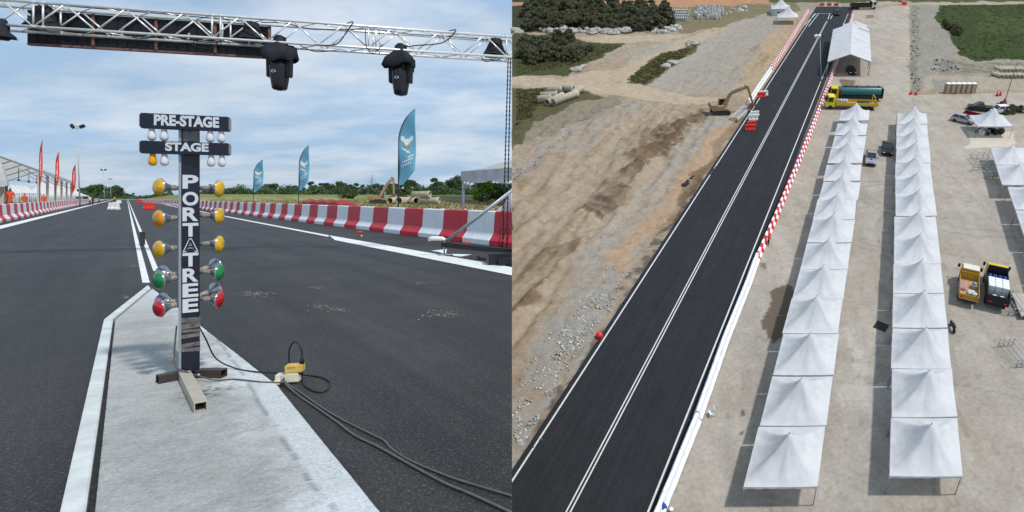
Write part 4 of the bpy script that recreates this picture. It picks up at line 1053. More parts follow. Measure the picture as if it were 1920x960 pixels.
def wb(u0, u1, vb, h_px, mat, label, name='water_barrier'):
    a, b = A(u0, vb, .012), A(u1, vb, .012); L_ = (b-a).length; h = h_px/F*a.y
    o = link(name, wb_mesh('water_barrier', L_, h, mat), W=Matrix.Translation((a+b)/2 + Vector((0, .25, 0)))); tag(o, label, 'water barrier', 'plastic water barriers on the track')
wb(201, 219, 393.3, 13.5, 'white_plastic', 'white plastic water barrier with two holes standing on the asphalt')
wb(217, 225, 381, 5.6, 'white_plastic', 'small far white plastic water barrier behind the amber shirted person')
wb(267, 286, 393, 12.5, 'red_plastic', 'red plastic water barrier standing just past the double line')
wb(255, 264, 380.2, 5.6, 'red_plastic', 'small far red plastic water barrier beside the double line')
# ---------------------------------------------------------------- red tarpaulin stack, pipes, excavator
rt = thing('tarpaulin_stack', 'long low stack under a dark red tarpaulin behind the barriers', 'covered stack', AW, (0, 0, 0))
a, b = AD(579, 384, 62), AD(652, 382, 55); a.z = b.z = .2
mb = MB(); d_ = (b-a).normalized(); q_ = Vector((-d_.y, d_.x, 0))
for k, (s0, h0) in enumerate(((0, .75), (.5, .95))): pass
vs = []; fs = []; nn = 14
for k in range(nn+1):
    p = a.lerp(b, k/nn); hh = 1.05 + .10*math.sin(k*1.7)+.05*math.sin(k*3.1) - (.25 if k in (0, nn) else 0)
    vs += [p - q_*.9 - Vector((0, 0, .3)), p - q_*.75 + Vector((0, 0, hh*.8)), p + Vector((0, 0, hh)), p + q_*.8 + Vector((0, 0, hh*.8)), p + q_*.95 - Vector((0, 0, .3))]
for k in range(nn):
    for j in range(4): fs.append((5*k+j, 5*k+5+j, 5*k+6+j, 5*k+1+j))
fs += [(0, 1, 2, 3, 4), tuple(5*nn+j for j in range(4, -1, -1))]
mb.add(vs, fs, 0, False); M['tarp_red'] = pm('tarp_red', S(140, 52, 44), .6, var=.2, scale=2, bump=.3, bscale=5); mb.build('tarpaulin', 'tarp_red', rt, bevel=.05)
def pipe(base, p, q, r, label, group, tk=.10):
    p, q = Vector(p), Vector(q); d = (q-p); ln = d.length
    X = Matrix.Translation(p) @ frame_z(d)
    mb = MB(); mb.lathe([(r-tk, 0), (r, 0), (r, ln*.86), (r*1.10, ln*.88), (r*1.10, ln), (r-tk, ln), (r-tk, 0)], X, 22, cap=False)
    o = mb.build('concrete_pipe', 'concrete_pipe', W=base); return tag(o, label, 'pipe', group)
def zf(p): s, t = st_of(Vector((p.x, p.y, 0))); return float(zfield(np.array(s), np.array(t)))
YP = 128
def gp(u, Y=YP): p = AD(u, 370, Y); p.z = zf(p); return p
rr = .72*1.06
gpz = gp(760).z
def up(p, h): return Vector((p.x, p.y, p.z+h))
pipe(AW, up(gp(730.5), rr), up(gp(757, YP+5), rr), rr, 'concrete pipe beside the excavator tracks, low in the field heap', 'pipes in the field')
pipe(AW, up(gp(747.5, YP-.5), rr*1.05), up(gp(775, YP+5), rr), rr*1.05, 'open ended concrete pipe directly below the tallest blue flag', 'pipes in the field')
pipe(AW, up(gp(781.5), rr), up(gp(757.5, YP+6), rr), rr, 'open ended concrete pipe in the middle of the field heap', 'pipes in the field')
pipe(AW, up(gp(785, YP+1.2), rr), up(gp(824, YP+1.5), rr), rr, 'long concrete pipe lying sideways at the end of the field heap', 'pipes in the field')
pipe(AW, up(gp(773, YP+1.0), rr*2.75), up(gp(806.5, YP+1), rr*2.75), rr, 'concrete pipe lying on top of the field heap', 'pipes in the field')
def excavator(base, pos, rz, sc, label, kx=1.0, pose=None, body='excavator_yellow', slew=0):
    t = thing('excavator', label, 'excavator', base, pos, rz, None, sc)
    for s in (-1, 1):
        mb = MB(); pts = []
        for k in range(16):
            a = 2*math.pi*k/16; pts.append((math.cos(a)*.42 + (1.35 if math.cos(a) > 0 else -1.35), math.sin(a)*.42 + .44))
        mb.prism(pts, -.28, .28, Matrix.Translation((0, s*1.05, 0)) @ Matrix.Rotation(R(90), 4, 'X'))
        for k in range(12): mb.box((-1.6+k*.29, s*1.05, .88), (.12, .60, .05))
        mb.build('track', 'charcoal', t)
    Rb = Matrix.Rotation(slew, 4, 'Z')
    mb = MB(); mb.lathe([(.8, .75), (.8, 1.0)], Rb, 16); mb.box(None, (3.1, 2.5, .35), X=Rb @ Matrix.Translation((-.4, 0, 1.18))); mb.box(None, (1.3, 2.5, .9), X=Rb @ Matrix.Translation((-1.5, 0, 1.75))); mb.box(None, (1.5, .9, .6), X=Rb @ Matrix.Translation((-.2, -.75, 1.6)))
    mb.build('body', body, t, bevel=.06)
    mb = MB(); mb.box(None, (1.3, 1.0, 1.5), X=Rb @ Matrix.Translation((.45, .75, 2.1)), taper=.9); mb.build('cab', 'window', t, bevel=.05)
    mb = MB(); mb.box(None, (1.3, 1.02, .08), X=Rb @ Matrix.Translation((.43, .75, 2.9))); mb.build('cab_roof', body, t)
    P = pose or [(.7, 1.5), (2.4, 4.6), (4.6, 5.6), (5.8, 2.6)]
    b3 = lambda p: Rb @ Vector((p[0], -.15, p[1]))
    mb = MB(); mb.bar(b3(P[0]), b3(P[1]), .42, .62); mb.bar(b3(P[1]), b3(P[2]), .40, .50); mb.build('boom', body, t, bevel=.03)
    mb = MB(); mb.bar(b3(P[2]), b3(P[3]), .34, .42); mb.tube([b3((P[2][0]-.5, P[2][1]+.3)), b3((P[2][0], P[2][1]))], .2, 8); mb.build('stick', body, t, bevel=.03)
    mb = MB(); m1 = ((P[0][0]+P[1][0])/2+.6, (P[0][1]+P[1][1])/2); mb.tube([b3((1.0, 1.2)), b3(m1)], .10, 8); mb.tube([b3((P[1][0], P[1][1]+.35)), b3((P[2][0]-.3, P[2][1]+.45))], .09, 8); mb.build('cylinder', 'steel_gray', t)
    mb = MB(); X = Rb @ Matrix.Translation((P[3][0], -.15, P[3][1])) @ Matrix.Rotation(R(90), 4, 'X')
    mb.prism([(.2, .15), (.25, -.35), (-.1, -.95), (-.75, -.95), (-1.0, -.45), (-.6, -.5), (-.25, -.1)], -.55, .55, X); mb.build('bucket', 'brown_rust', t, bevel=.03)
    return t
pe = gp(709, 135)
excavator(AW, pe, R(20), 1.0, 'dusty yellow excavator parked in the grass beside the concrete pipes', pose=[(.4, 1.5), (1.5, 4.0), (3.2, 5.9), (3.3, 2.2)])
rs = np.random.RandomState(8); Q = []
c0 = gp(775, 44); mb = MB()
for k in range(130):
    p = c0 + Vector((rs.randn()*1.6, rs.randn()*.8, max(0, .55-abs(rs.randn())*.25))); s = .12+.3*rs.rand()
    mb.box(p, (s, s*.8, s*.6), Euler((rs.rand()*3, rs.rand()*3, rs.rand()*3)).to_matrix().to_4x4(), taper=.7)
o = mb.build('rubble', 'rock'); tag(o, 'low heap of pale rubble behind the barriers under the tallest flag', 'rubble', kind='stuff')
# ---------------------------------------------------------------- trees
def tree_meshes(seed, H, Rc, nl, ls, mat, low=.25, shape=1.0, ncl=14, cs=1.0):
    rs = np.random.RandomState(seed); cl = []
    for k in range(ncl):
        zz = low + (1-low)*rs.rand()**.85; rad = Rc*(math.sin(math.pi*min(1, (zz-low)/(1-low)*.85+.15)))**.7*shape
        a = rs.rand()*6.28; q = rad*(rs.rand()**.5)*.8
        cl.append((math.cos(a)*q, math.sin(a)*q, zz*H*.92, Rc*(.28+.22*rs.rand())*cs))
    P = []
    for c in cl:
        m_ = nl//ncl; d = rs.randn(m_, 3); d /= np.linalg.norm(d, axis=1)[:, None]; r = c[3]*(.55+.5*rs.rand(m_)**.5)
        P.append(d*r[:, None]*np.array([1, 1, .75]) + np.array(c[:3]))
    P = np.concatenate(P); crown = quads_mesh('crown', leaves(rs, P, ls), M[mat])
    mb = MB(); tr = H*.022; mb.tube([(0, 0, -.5), (.05*Rc, 0, H*.3), (0, .06*Rc, H*.75)], [tr*1.4, tr, tr*.3], 7)
    for c in cl[:7]: mb.tube([(0, 0, H*(.2+.3*c[2]/H)), (c[0]*.6, c[1]*.6, c[2]*.85), (c[0], c[1], c[2])], [tr*.5, tr*.3, tr*.1], 5)
    return crown, mb.mesh('trunk', 'bark')
def plant(protos, k, base, pos, rz, sc, label, group, name='tree'):
    t = thing(name, label, 'tree' if name == 'tree' else 'bush', base, pos, rz, group, sc)
    link('crown', protos[k][0], t); link('trunk', protos[k][1], t); return t
farT = [tree_meshes(20, 14, 5.5, 1700, .62, 'leaf_far', .12, 1.0, 18), tree_meshes(21, 16, 4.2, 1500, .6, 'leaf_far', .25, 1.0, 16), tree_meshes(22, 12, 6.0, 1700, .62, 'leaf_far', .08, 1.1, 18), tree_meshes(23, 17, 3.6, 1200, .58, 'leaf_far', .35, .9, 12)]
rt_ = random.Random(11)
def field_tree(u, Y, H, k, lab='dark green tree in the far treeline beyond the field', name='tree', protos=farT, HP=(14, 16, 12, 17), wx=1.0):
    p = AD(u, 370, Y); p.z = zf(p) - .3
    t = plant(protos, k, AW, p, rt_.uniform(0, 6.28), H/HP[k], lab, 'far treeline', name); return t
# (photo column, top row) outline of the treeline
outl = [(156, 352), (163, 349), (170, 350), (177, 347), (184, 352), (191, 346), (199, 352), (207, 354), (214, 348), (221, 349), (227, 353), (236, 362), (243, 363), (250, 361), (262, 366), (275, 365), (290, 364), (305, 360), (318, 357),
        (384, 356), (392, 353), (400, 349), (408, 347), (418, 350), (428, 352), (440, 352), (452, 354), (464, 354), (476, 352), (490, 356), (500, 345), (508, 343), (518, 344), (528, 352), (540, 348), (553, 346), (566, 350), (583, 339), (592, 347), (602, 342), (612, 341), (622, 345), (634, 340), (645, 342), (656, 344), (668, 342), (680, 345), (692, 346), (704, 344), (716, 345), (728, 344), (740, 342), (752, 346), (764, 334), (772, 336), (783, 346),
        (795, 350), (806, 348), (814, 332), (822, 338), (832, 345), (846, 335), (855, 330), (866, 342), (877, 345), (890, 344), (901, 328), (908, 340), (918, 334), (928, 342), (938, 332), (946, 336), (956, 344), (966, 336), (980, 340)]
for i, (u, v) in enumerate(outl):
    Y = 470 if u > 380 else 540
    Y += rt_.uniform(-25, 25); p = AD(u, 370, Y); zb = zf(p); H = HA + (CY-v)/F*Y - zb
    k = 3 if H > 18 or (H > 15 and i % 3 == 0) else rt_.choice([0, 1, 2])
    field_tree(u, Y, max(3.5, H*1.04), k)
# low scrub along the foot of the treeline
rs = np.random.RandomState(31); P = []
for u in np.arange(150, 985, 1.1):
    if 320 < u < 372: continue
    Y = (440 if u > 370 else 515) + rs.rand()*15; p = AD(u, 370, Y); z0 = zf(p); hh = (4.2 + 2.2*math.sin(u*.13)+1.6*math.sin(u*.41)) if (u < 233 or u > 380) else 2.0
    m_ = 26; P.append(np.stack([p.x + rs.randn(m_)*1.2, p.y + rs.randn(m_)*2.0, z0 + rs.rand(m_)*hh], 1))
o = link('undergrowth', quads_mesh('undergrowth', leaves(rs, np.concatenate(P), .8), M['leaf_far'])); tag(o, 'low green scrub along the foot of the far treeline', 'undergrowth', kind='stuff')
brT = [tree_meshes(40, 5, 2.6, 900, .28, 'leaf_bright', .1, 1.0, 14), tree_meshes(41, 3, 2.2, 700, .25, 'leaf_mid', .02, 1.1, 12)]
for (u, Y, H, k, lab) in ((905, 230, 8.6, 0, 'bright yellow-green young tree standing before the dark treeline'), (932, 240, 7.0, 1, 'dull olive bush beside the bright young tree'), (765, 150, 3.6, 1, 'grey-green bush behind the tallest blue flag'), (655, 240, 5.0, 1, 'rounded green bush left of the excavator, before the treeline'), (905, 180, 2.2, 1, 'low brown-green bush in the dry grass below the bright tree')):
    p = AD(u, 370, Y); p.z = zf(p)-.2; plant(brT, k, AW, p, u, H/(5, 3)[k], lab.replace(' left of', ' beside'), None, 'bush' if k else 'tree')
# dry grass of the field
P = []
for k in range(15000):
    s = 12 + 210*rs.rand()**1.6; t = 13 + 120*rs.rand()**1.5; p = RT(s, t)
    if p.x > SEAM*p.y or p.y < 12: continue
    z0 = float(0); h = .12+.3*rs.rand(); a = rs.rand()*3.14; w = .05+.10*rs.rand(); lx, ly = rs.randn(2)*.12
    P.append((p, s, t, h, a, w, lx, ly))
Z0 = zfield(np.array([q[1] for q in P]), np.array([q[2] for q in P])) + .05
QQ = []
for q, z0 in zip(P, Z0):
    p, s, t, h, a, w, lx, ly = q; c, s_ = math.cos(a)*w, math.sin(a)*w
    QQ.append([(p.x-c, p.y-s_, z0-.1), (p.x+c, p.y+s_, z0-.1), (p.x+c*.3+lx, p.y+s_*.3+ly, z0+h), (p.x-c*.3+lx, p.y-s_*.3+ly, z0+h)])
o = link('grass', quads_mesh('grass', np.array(QQ), M['dry_grass'])); tag(o, 'dry yellow grass covering the field behind the barriers', 'grass', kind='stuff')
# pylon far away
pt = AD(697.5, 370, 900); pt.z = 0
mb = MB(); Hh = HA + (370-326)/F*900
for sx in (-1, 1):
    for sy in (-1, 1): mb.tube([(sx*3.2, sy*3.2, 0), (sx*.6, sy*.6, Hh*.8), (0, 0, Hh)], .22, 4)
for k in range(9):
    z = Hh*k/11; w = 3.2*(1-k/11*.95); w2 = 3.2*(1-(k+1)/11*.95); z2 = Hh*(k+1)/11
    for sy in (-1, 1): mb.tube([(-w, sy*w, z), (w2, sy*w2, z2)], .14, 4); mb.tube([(w, sy*w, z), (-w2, sy*w2, z2)], .14, 4)
for z, w in ((.68, 6.5), (.80, 5.5), (.92, 4.5)): mb.bar((-w, 0, Hh*z), (w, 0, Hh*z), .5, .5)
o = mb.build('pylon', 'galv', W=Matrix.Translation(pt)); tag(o, 'faint lattice power pylon rising beyond the treeline', 'pylon')
# ================================================================ the site, seen from above
VPB = (1692.0, -230.0)
dB = Vector(((VPB[0]-CX), math.hypot(F, CY-VB), 0)).normalized(); nB = Vector((dB.y, -dB.x, 0)); angB = math.atan2(dB.y, dB.x)
SK = dB.x/dB.y          # sideways run per metre of depth along the track
xs_ = np.arange(-78, 172, .55); ys_ = np.arange(13, 345, .55)
xs_ = np.arange(-78, 172, .36); ys_ = np.concatenate([np.arange(13, 150, .34), np.arange(150, 345, .9)])
X_, Y_ = np.meshgrid(xs_, ys_)
seam = SEAM*(Y_*ct + HB*st)
lim = np.where(Y_ > 74, seam, seam-16)
X_ = np.maximum(X_, lim)
yc = Y_*ct + HB*st; zc = Y_*st - HB*ct
U = CX + F*X_/yc; V = CY - F*zc/yc
# warp so that edges are ragged
wu = (VN1.fbm(X_*.16+50, Y_*.16+50, 4)-.5)*2; wv = (VN2.fbm(X_*.16+80, Y_*.16+20, 4)-.5)*2
sz = (V+230)/900
Uw = U + wu*34*sz; Vw = V + wv*16*sz
fine = VN3.fbm(X_*.8+11, Y_*.8+7, 5); mid = VN1.fbm(X_*.22+3, Y_*.22+9, 5); al = X_*dB.x + Y_*dB.y; ac = X_*nB.x + Y_*nB.y
streak = VN2.fbm(ac*.55+40, al*.07+40, 5)
def col(c): return np.array(S(*c))
C_ = np.ones(X_.shape+(3,))*col((164, 146, 126))
def lay(poly, c, op=1.0, warp=True, nz=None):
    global C_
    m_ = pip(Uw if warp else U, Vw if warp else V, poly).astype(float)*op
    if nz is not None: m_ = m_*nz
    C_ = C_*(1-m_[..., None]) + col(c)*m_[..., None]
nb = sstep((mid-.35)/.3); nst = sstep((streak-.38)/.24); nfi = sstep((fine-.38)/.22)
# sand with streaks of tan and grey
C_ = C_*(1-(nst*.45)[..., None]) + col((150, 128, 104))*(nst*.45)[..., None]
C_ = C_*(1-(nb*.4)[..., None]) + col((174, 160, 140))*(nb*.4)[..., None]
BIG = 2600
lay([(960, 300), (1060, 215), (1130, 190), (1230, 185), (1120, 260), (960, 350)], (150, 146, 140), .7, nz=nfi)             # grey gravel strip
lay([(960, -40), (1500, -40), (1500, 20), (1440, 30), (1300, 60), (960, 60)], (128, 118, 88))
lay([(940, 165), (1080, 168), (1150, 185), (1080, 205), (1000, 250), (940, 290)], (92, 88, 60))          # grass by the pipes
lay([(1000, 230), (1090, 190), (1165, 178), (1160, 196), (1060, 235), (985, 260)], (140, 130, 112))
lay([(1190, 90), (1310, 65), (1400, 35), (1470, 30), (1420, 85), (1380, 120), (1330, 165), (1290, 175), (1170, 165)], (164, 156, 144))
lay([(1240, 170), (1300, 120), (1370, 60), (1440, 22), (1500, 22), (1420, 120), (1380, 175)], (160, 152, 140), .9)
lay([(1370, 180), (1400, 120), (1440, 70), (1480, 30), (1510, 24), (1440, 150), (1400, 190)], (178, 154, 122), .8)
lay([(1390, 100), (1430, 80), (1440, 110), (1400, 150), (1365, 150)], (140, 118, 90), .6, nz=nst)
lay([(940, 145), (1000, 145), (1180, 160), (1300, 178), (1350, 190), (1300, 200), (1180, 182), (1080, 170), (940, 160)], (182, 164, 140))   # dirt road
lay([(1060, 140), (1170, 130), (1260, 80), (1330, 55), (1370, 50), (1290, 90), (1200, 150), (1160, 165), (1060, 160)], (180, 162, 138))
lay([(1110, 68), (1260, 66), (1300, 62), (1250, 78), (1110, 82)], (182, 166, 142))
lay([(1005, 68), (1120, 68), (1120, 80), (1005, 76)], (178, 162, 138))
lay([(1172, 152), (1190, 135), (1240, 100), (1310, 82), (1312, 95), (1280, 112), (1262, 125), (1205, 162)], (98, 92, 62))                 # grass tongue
lay([(940, 64), (1040, 64), (1115, 78), (1175, 80), (1140, 98), (1100, 118), (1060, 140), (940, 145)], (74, 80, 48))
lay([(940, 10), (1250, 14), (1260, 40), (1180, 62), (940, 60)], (62, 66, 44))
lay([(930, -60), (1450, -60), (1450, 8), (1320, 12), (1240, 14), (1120, 10), (930, 14)], (180, 138, 104))
lay([(1240, -60), (1440, -60), (1420, 2), (1330, 8), (1240, 4)], (196, 142, 100), .7, nz=nb)
lay([(930, -60), (1130, -60), (1120, 4), (930, 6)], (58, 66, 42))
lay([(1130, 98), (1180, 88), (1185, 100), (1130, 122)], (160, 154, 144), .7, nz=nfi)
# dark earth by the track
rid = sstep((VN3.fbm((al+.35*ac)*1.15+9, (ac-.35*al)*.22+4, 4)-.36)/.22)*(.3+.7*nb)
lay([(1070, 398), (1110, 372), (1165, 345), (1190, 352), (1150, 400), (1130, 412)], (88, 70, 54), .85, nz=.35+.65*rid)
lay([(1110, 355), (1150, 325), (1190, 308), (1215, 312), (1180, 350), (1130, 362)], (92, 74, 54), .8, nz=.3+.7*rid)
lay([(1170, 300), (1225, 262), (1290, 215), (1315, 205), (1300, 235), (1240, 290), (1200, 312)], (116, 92, 70), .8, nz=sstep((streak*.6+fine*.4-.36)/.2))
lay([(1190, 285), (1250, 238), (1310, 200), (1335, 200), (1300, 250), (1230, 300)], (96, 76, 58), .6, nz=sstep((fine-.42)/.16))
lay([(1210, 240), (1290, 225), (1300, 260), (1230, 290), (1200, 280)], (108, 86, 66), .6, nz=nst)
lay([(940, 560), (1000, 480), (1090, 440), (1085, 470), (1030, 520), (1000, 560), (940, 600)], (112, 92, 66), .75, nz=sstep((streak-.32)/.2))
lay([(940, 470), (1000, 450), (1060, 420), (1120, 395), (1080, 430), (1000, 500), (940, 540)], (140, 116, 86), .6, nz=nst)
lay([(960, 330), (1020, 330), (1015, 370), (960, 390)], (136, 112, 80), .6, nz=nst)
# grey compacted band beside the track
lay([(930, 860), (960, 720), (1020, 600), (1090, 490), (1160, 400), (1230, 320), (1290, 250), (1345, 205), (1370, 225), (1300, 330), (1200, 470), (1100, 640), (1000, 800), (930, 930)], (158, 151, 141), .9, nz=.35+.65*nst)
lay([(930, 760), (1000, 640), (1080, 560), (1140, 520), (1180, 540), (1110, 660), (1020, 790), (930, 900)], (150, 150, 148), .6, nz=nfi)
lay([(1160, 470), (1230, 380), (1290, 300), (1340, 240), (1360, 240), (1340, 280), (1280, 350), (1220, 440), (1180, 480)], (176, 146, 116), .8)
lay([(1220, 430), (1300, 330), (1335, 280), (1355, 240), (1390, 215), (1400, 235), (1340, 300), (1290, 370), (1240, 440)], (134, 108, 78), .8, nz=nb*.5+.5)
lay([(1275, 345), (1340, 290), (1345, 305), (1290, 375), (1262, 400)], (110, 88, 66), .6)
lay([(1140, 470), (1195, 465), (1180, 505), (1155, 512)], (180, 150, 118), .7)
# darker rim at the asphalt edge
lay([(940, 890), (1000, 800), (1100, 640), (1200, 485), (1260, 395), (1310, 330), (1318, 330), (1265, 430), (1130, 640), (960, 905)], (84, 80, 76), .85, nz=nfi)
# concrete yard
yard = [(1235, 965), (1420, 480), (1560, 130), (1600, 20), (1705, 9), (1706, 178), (1770, 178), (1935, 172), (1940, 1000), (1900, 1300), (1100, 1300)]
ym = pip(U, V, yard)
yc1 = np.ones(X_.shape+(3,))*col((160, 150, 136)); nyd = sstep((VN2.fbm(X_*.10+5, Y_*.10+15, 4)-.35)/.3)[..., None]
yc1 = yc1*(1-nyd*.4) + col((152, 146, 137))*nyd*.4
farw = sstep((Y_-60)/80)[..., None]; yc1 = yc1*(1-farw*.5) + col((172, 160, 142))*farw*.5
yv = VN3.fbm(X_*.33+70, Y_*.33+20, 5); yv2 = VN2.fbm(X_*1.6+10, Y_*1.6+60, 4)
k_ = (sstep((yv-.55)/.12)*.22)[..., None]; yc1 = yc1*(1-k_) + col((182, 176, 164))*k_
k_ = (sstep((.42-yv)/.12)*.18)[..., None]; yc1 = yc1*(1-k_) + col((128, 118, 104))*k_
yc1 = yc1*(.93+.14*yv2[..., None]); sp_ = (yv2 > .70)[..., None]; yc1 = np.where(sp_, yc1*.84, yc1)
yst = sstep((VN3.fbm(X_*.9+7, Y_*.08+9, 4)-.42)/.2)[..., None]; yc1 = yc1*(1-.07*yst)
# cast slab bays
bx_ = np.abs(((ac+2.0) % 12.0)-.0) ; by_ = np.abs((al % 24.0))
jt = ((bx_ < .28) | (by_ < .3))[..., None]; yc1 = np.where(jt, yc1*.86, yc1)
for (u, v, r, a0, a1) in ((1700, 400, 9, .5, 3.0), (1700, 402, 10.6, .5, 3.0), (1880, 470, 14, 2.0, 4.2), (1880, 470, 15.7, 2.0, 4.2), (1600, 520, 7, -1.2, 1.2), (1600, 520, 8.5, -1.2, 1.2), (1560, 640, 12, -.6, .9), (1780, 330, 17, 3.3, 5.2), (1780, 330, 18.7, 3.3, 5.2), (1860, 760, 11, 1.6, 3.6)):
    q = B(u, v); an = np.arctan2(Y_-q.y, X_-q.x) % (2*math.pi); rd = np.hypot(X_-q.x, Y_-q.y); w_ = np.exp(-((rd-r+.5*(mid-.5))/.22)**2)*(((an-a0) % (2*math.pi)) < (a1-a0))*(.4+.6*fine)
    yc1 = yc1*(1-.24*w_[..., None])
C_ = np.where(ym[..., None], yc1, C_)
def ylay(poly, c, op, nz=None, warp=True): lay(poly, c, op, warp, nz)
ylay([(1425, 550), (1478, 540), (1484, 560), (1476, 600), (1455, 640), (1430, 612), (1422, 590)], (92, 78, 64), .9)
ylay([(1429, 492), (1441, 492), (1440, 504), (1431, 503)], (98, 88, 76), .8)
ylay([(1600, 560), (1670, 555), (1668, 640), (1640, 700), (1590, 690)], (184, 178, 166), .55, nz=nb)
ylay([(1560, 720), (1670, 715), (1668, 800), (1580, 830)], (176, 172, 164), .45, nz=nb)
ylay([(1575, 150), (1605, 152), (1603, 164), (1573, 160)], (112, 94, 70), .9)
ylay([(1620, 28), (1636, 28), (1634, 34), (1620, 34)], (108, 98, 86), .8)
ylay([(1815, 245), (1890, 245), (1900, 275), (1812, 275)], (200, 190, 170), .7)
ylay([(1730, 140), (1935, 138), (1935, 168), (1730, 172)], (170, 160, 142), .9)
ylay([(1745, 150), (1775, 152), (1772, 172), (1740, 172)], (130, 130, 130), .6)
for pl in ([(1401, 762), (1405, 762), (1404, 768), (1400, 768)], [(1401, 772), (1407, 776), (1405, 784), (1402, 790), (1404, 796), (1399, 801), (1397, 795), (1400, 786), (1399, 778)], [(1396, 810), (1399, 812), (1397, 818), (1393, 824), (1392, 820), (1395, 816)]): ylay(pl, (60, 56, 50), .85)
# right strip beyond the yard, then the green field
lay([(1706, 8), (1760, 8), (1800, 40), (1790, 110), (1930, 118), (1930, 142), (1740, 142), (1706, 178)], (150, 146, 134), 1)
lay([(1706, 12), (1722, 12), (1724, 175), (1706, 178)], (118, 112, 100), .7, nz=nfi)
lay([(1750, 116), (1800, 118), (1935, 120), (1935, 134), (1770, 138)], (112, 104, 88), .7, nz=nfi)
lay([(1760, 9), (1940, 9), (1945, 114), (1830, 116), (1800, 104), (1775, 62), (1755, 40)], (62, 76, 40))
lay([(1760, 40), (1800, 46), (1800, 62), (1775, 62)], (52, 60, 36), .8)
lay([(1840, 20), (1940, 30), (1940, 60), (1830, 70)], (78, 92, 44), .7, nz=nb)
lay([(1440, -60), (1940, -60), (1940, 2), (1440, 5)], (84, 88, 54))
lay([(1640, 4), (1940, 3), (1940, 8), (1640, 9)], (172, 162, 142))
lay([(1490, 6), (1620, 4), (1640, 9), (1580, 12), (1500, 16)], (150, 142, 128))
# stones in the colour of the gravel
tr1 = np.clip(1-np.abs(((ac+9*mid+3*streak) % 2.3)-1.15)/.25, 0, 1)*sstep((mid-.45)/.15)
C_ = np.where(ym[..., None], C_, C_*(1-.26*tr1[..., None]))
fin2 = VN2.fbm(X_*1.9+3, Y_*1.9+8, 3); C_ = np.where(ym[..., None], C_*(.96+.08*fin2[..., None]), C_*(.80+.36*fin2[..., None]))
gm_ = C_.mean(-1, keepdims=True); C_ = (C_*.90 + gm_*.10)*np.where(ym[..., None], np.array([1.02, 1.02, 1.03]), np.array([.86, .845, .82]))
C_ *= (.90 + .22*fine)[..., None]
# ground relief: furrows, heaps
def pm_(poly):
    return pip(Uw, Vw, poly).astype(float)
def blur(a, k=4):
    for _ in range(k):
        a = (a + np.roll(a, 1, 0) + np.roll(a, -1, 0) + np.roll(a, 1, 1) + np.roll(a, -1, 1))/5
    return a
sand = blur(pm_([(930, 230), (1100, 200), (1340, 195), (1340, 260), (1200, 400), (1090, 470), (1000, 590), (930, 700)]))
fur = blur(pm_([(1070, 395), (1110, 345), (1190, 310), (1220, 310), (1150, 410), (1130, 415)]))
fur2 = blur(pm_([(1170, 300), (1240, 230), (1320, 200), (1310, 235), (1230, 330)]))
furl = blur(pm_([(935, 560), (1000, 470), (1090, 440), (1085, 470), (1000, 580), (935, 620)]))
rough = blur((~ym).astype(float), 3)*blur((~pip(U, V, [(900, 980), (1400, 195), (1500, 25), (1610, 20), (1230, 980)])).astype(float), 3)
Z_ = rough*((fine-.5)*.35) + sand*((streak-.5)*1.9 + (mid-.5)*1.1 + (fine-.5)*.5)
Z_ += fur*.55*rid + fur2*(.5*rid) + furl*.5*(streak-.4)
berm = blur(pm_([(1220, 430), (1300, 330), (1355, 240), (1390, 215), (1398, 225), (1330, 310), (1240, 440)]), 3); Z_ -= berm*.35
Z_ = np.where(ym, 0, Z_)
M['ground_b'] = pm('ground_b', (0, 0, 0), .92, attr=True, var=.16, scale=2.6, bump=.9, bscale=4.5, spec=.12)
o = link('ground', grid_mesh('ground', X_, Y_, Z_, C_, M['ground_b']), W=BW); tag(o, kind='structure')
# ---- the track
def Bq(u, v, z=0.0): return B(u, v, z)
def lineX(p, q, v): return p[0] + (q[0]-p[0])*(v-p[1])/(q[1]-p[1])
Lp, Cp, Rp = ((960, 904), (1527, 26)), ((1067, 959), (1552, 37)), ((1217, 957), (1590, 26))
M['asphalt_b'] = asphalt('asphalt_b', (.0165, .0175, .021), angB, scuff=.03, streak=.14, patch=.25, agg=34, rough=.8, spec=.2)
vb0, vb1 = 1060, 13
poly = [B(lineX(*Lp, vb0)-16, vb0)[:2], B(lineX(*Rp, vb0)+30, vb0)[:2], B(lineX(*Rp, 480)+14, 480)[:2], B(lineX(*Rp, 300)+11, 300)[:2], B(lineX(*Rp, vb1)+6, vb1)[:2], B(lineX(*Lp, vb1)-4.5, vb1)[:2], B(lineX(*Lp, 300)-6, 300)[:2]]
mb = MB(); mb.prism(poly, -.3, .10)
tag(mb.build('road', 'asphalt_b', W=BW), kind='structure')
M['road_paint_b'] = pm('road_paint_b', S(206, 208, 206), .6, var=.12, scale=3)
def seg(p0, p1, w, z=.105):
    a, b = B(*p0, 0), B(*p1, 0); d = (b-a).normalized(); q = Vector((-d.y, d.x, 0))*w/2
    mb = MB(); mb.sheet([(a+q)[:2], (a-q)[:2], (b-q)[:2], (b+q)[:2]], z); tag(mb.build('road_marking', 'road_paint_b', W=BW), kind='structure')
seg((lineX(*Lp, 1000), 1000), (lineX(*Lp, 26), 26), .16); seg((lineX(*Rp, 1000)-.0, 1000), (lineX(*Rp, 26), 26), .16)
for o_ in (-3.9, 3.9):
    k = 1.0
    seg((lineX(*Cp, 1000)+o_*1.04, 1000), (lineX(*Cp, 40)+o_*.225, 40), .12)
seg((1508, 48), (1530, 26), .22); seg((1527, 26), (1562, 26), .22); seg((1516, 50), (1535, 26), .2)
seg((1552, 37), (1556, 26), .22); seg((1557, 36), (1561, 29), .22); seg((1581, 47), (1590, 27), .22)
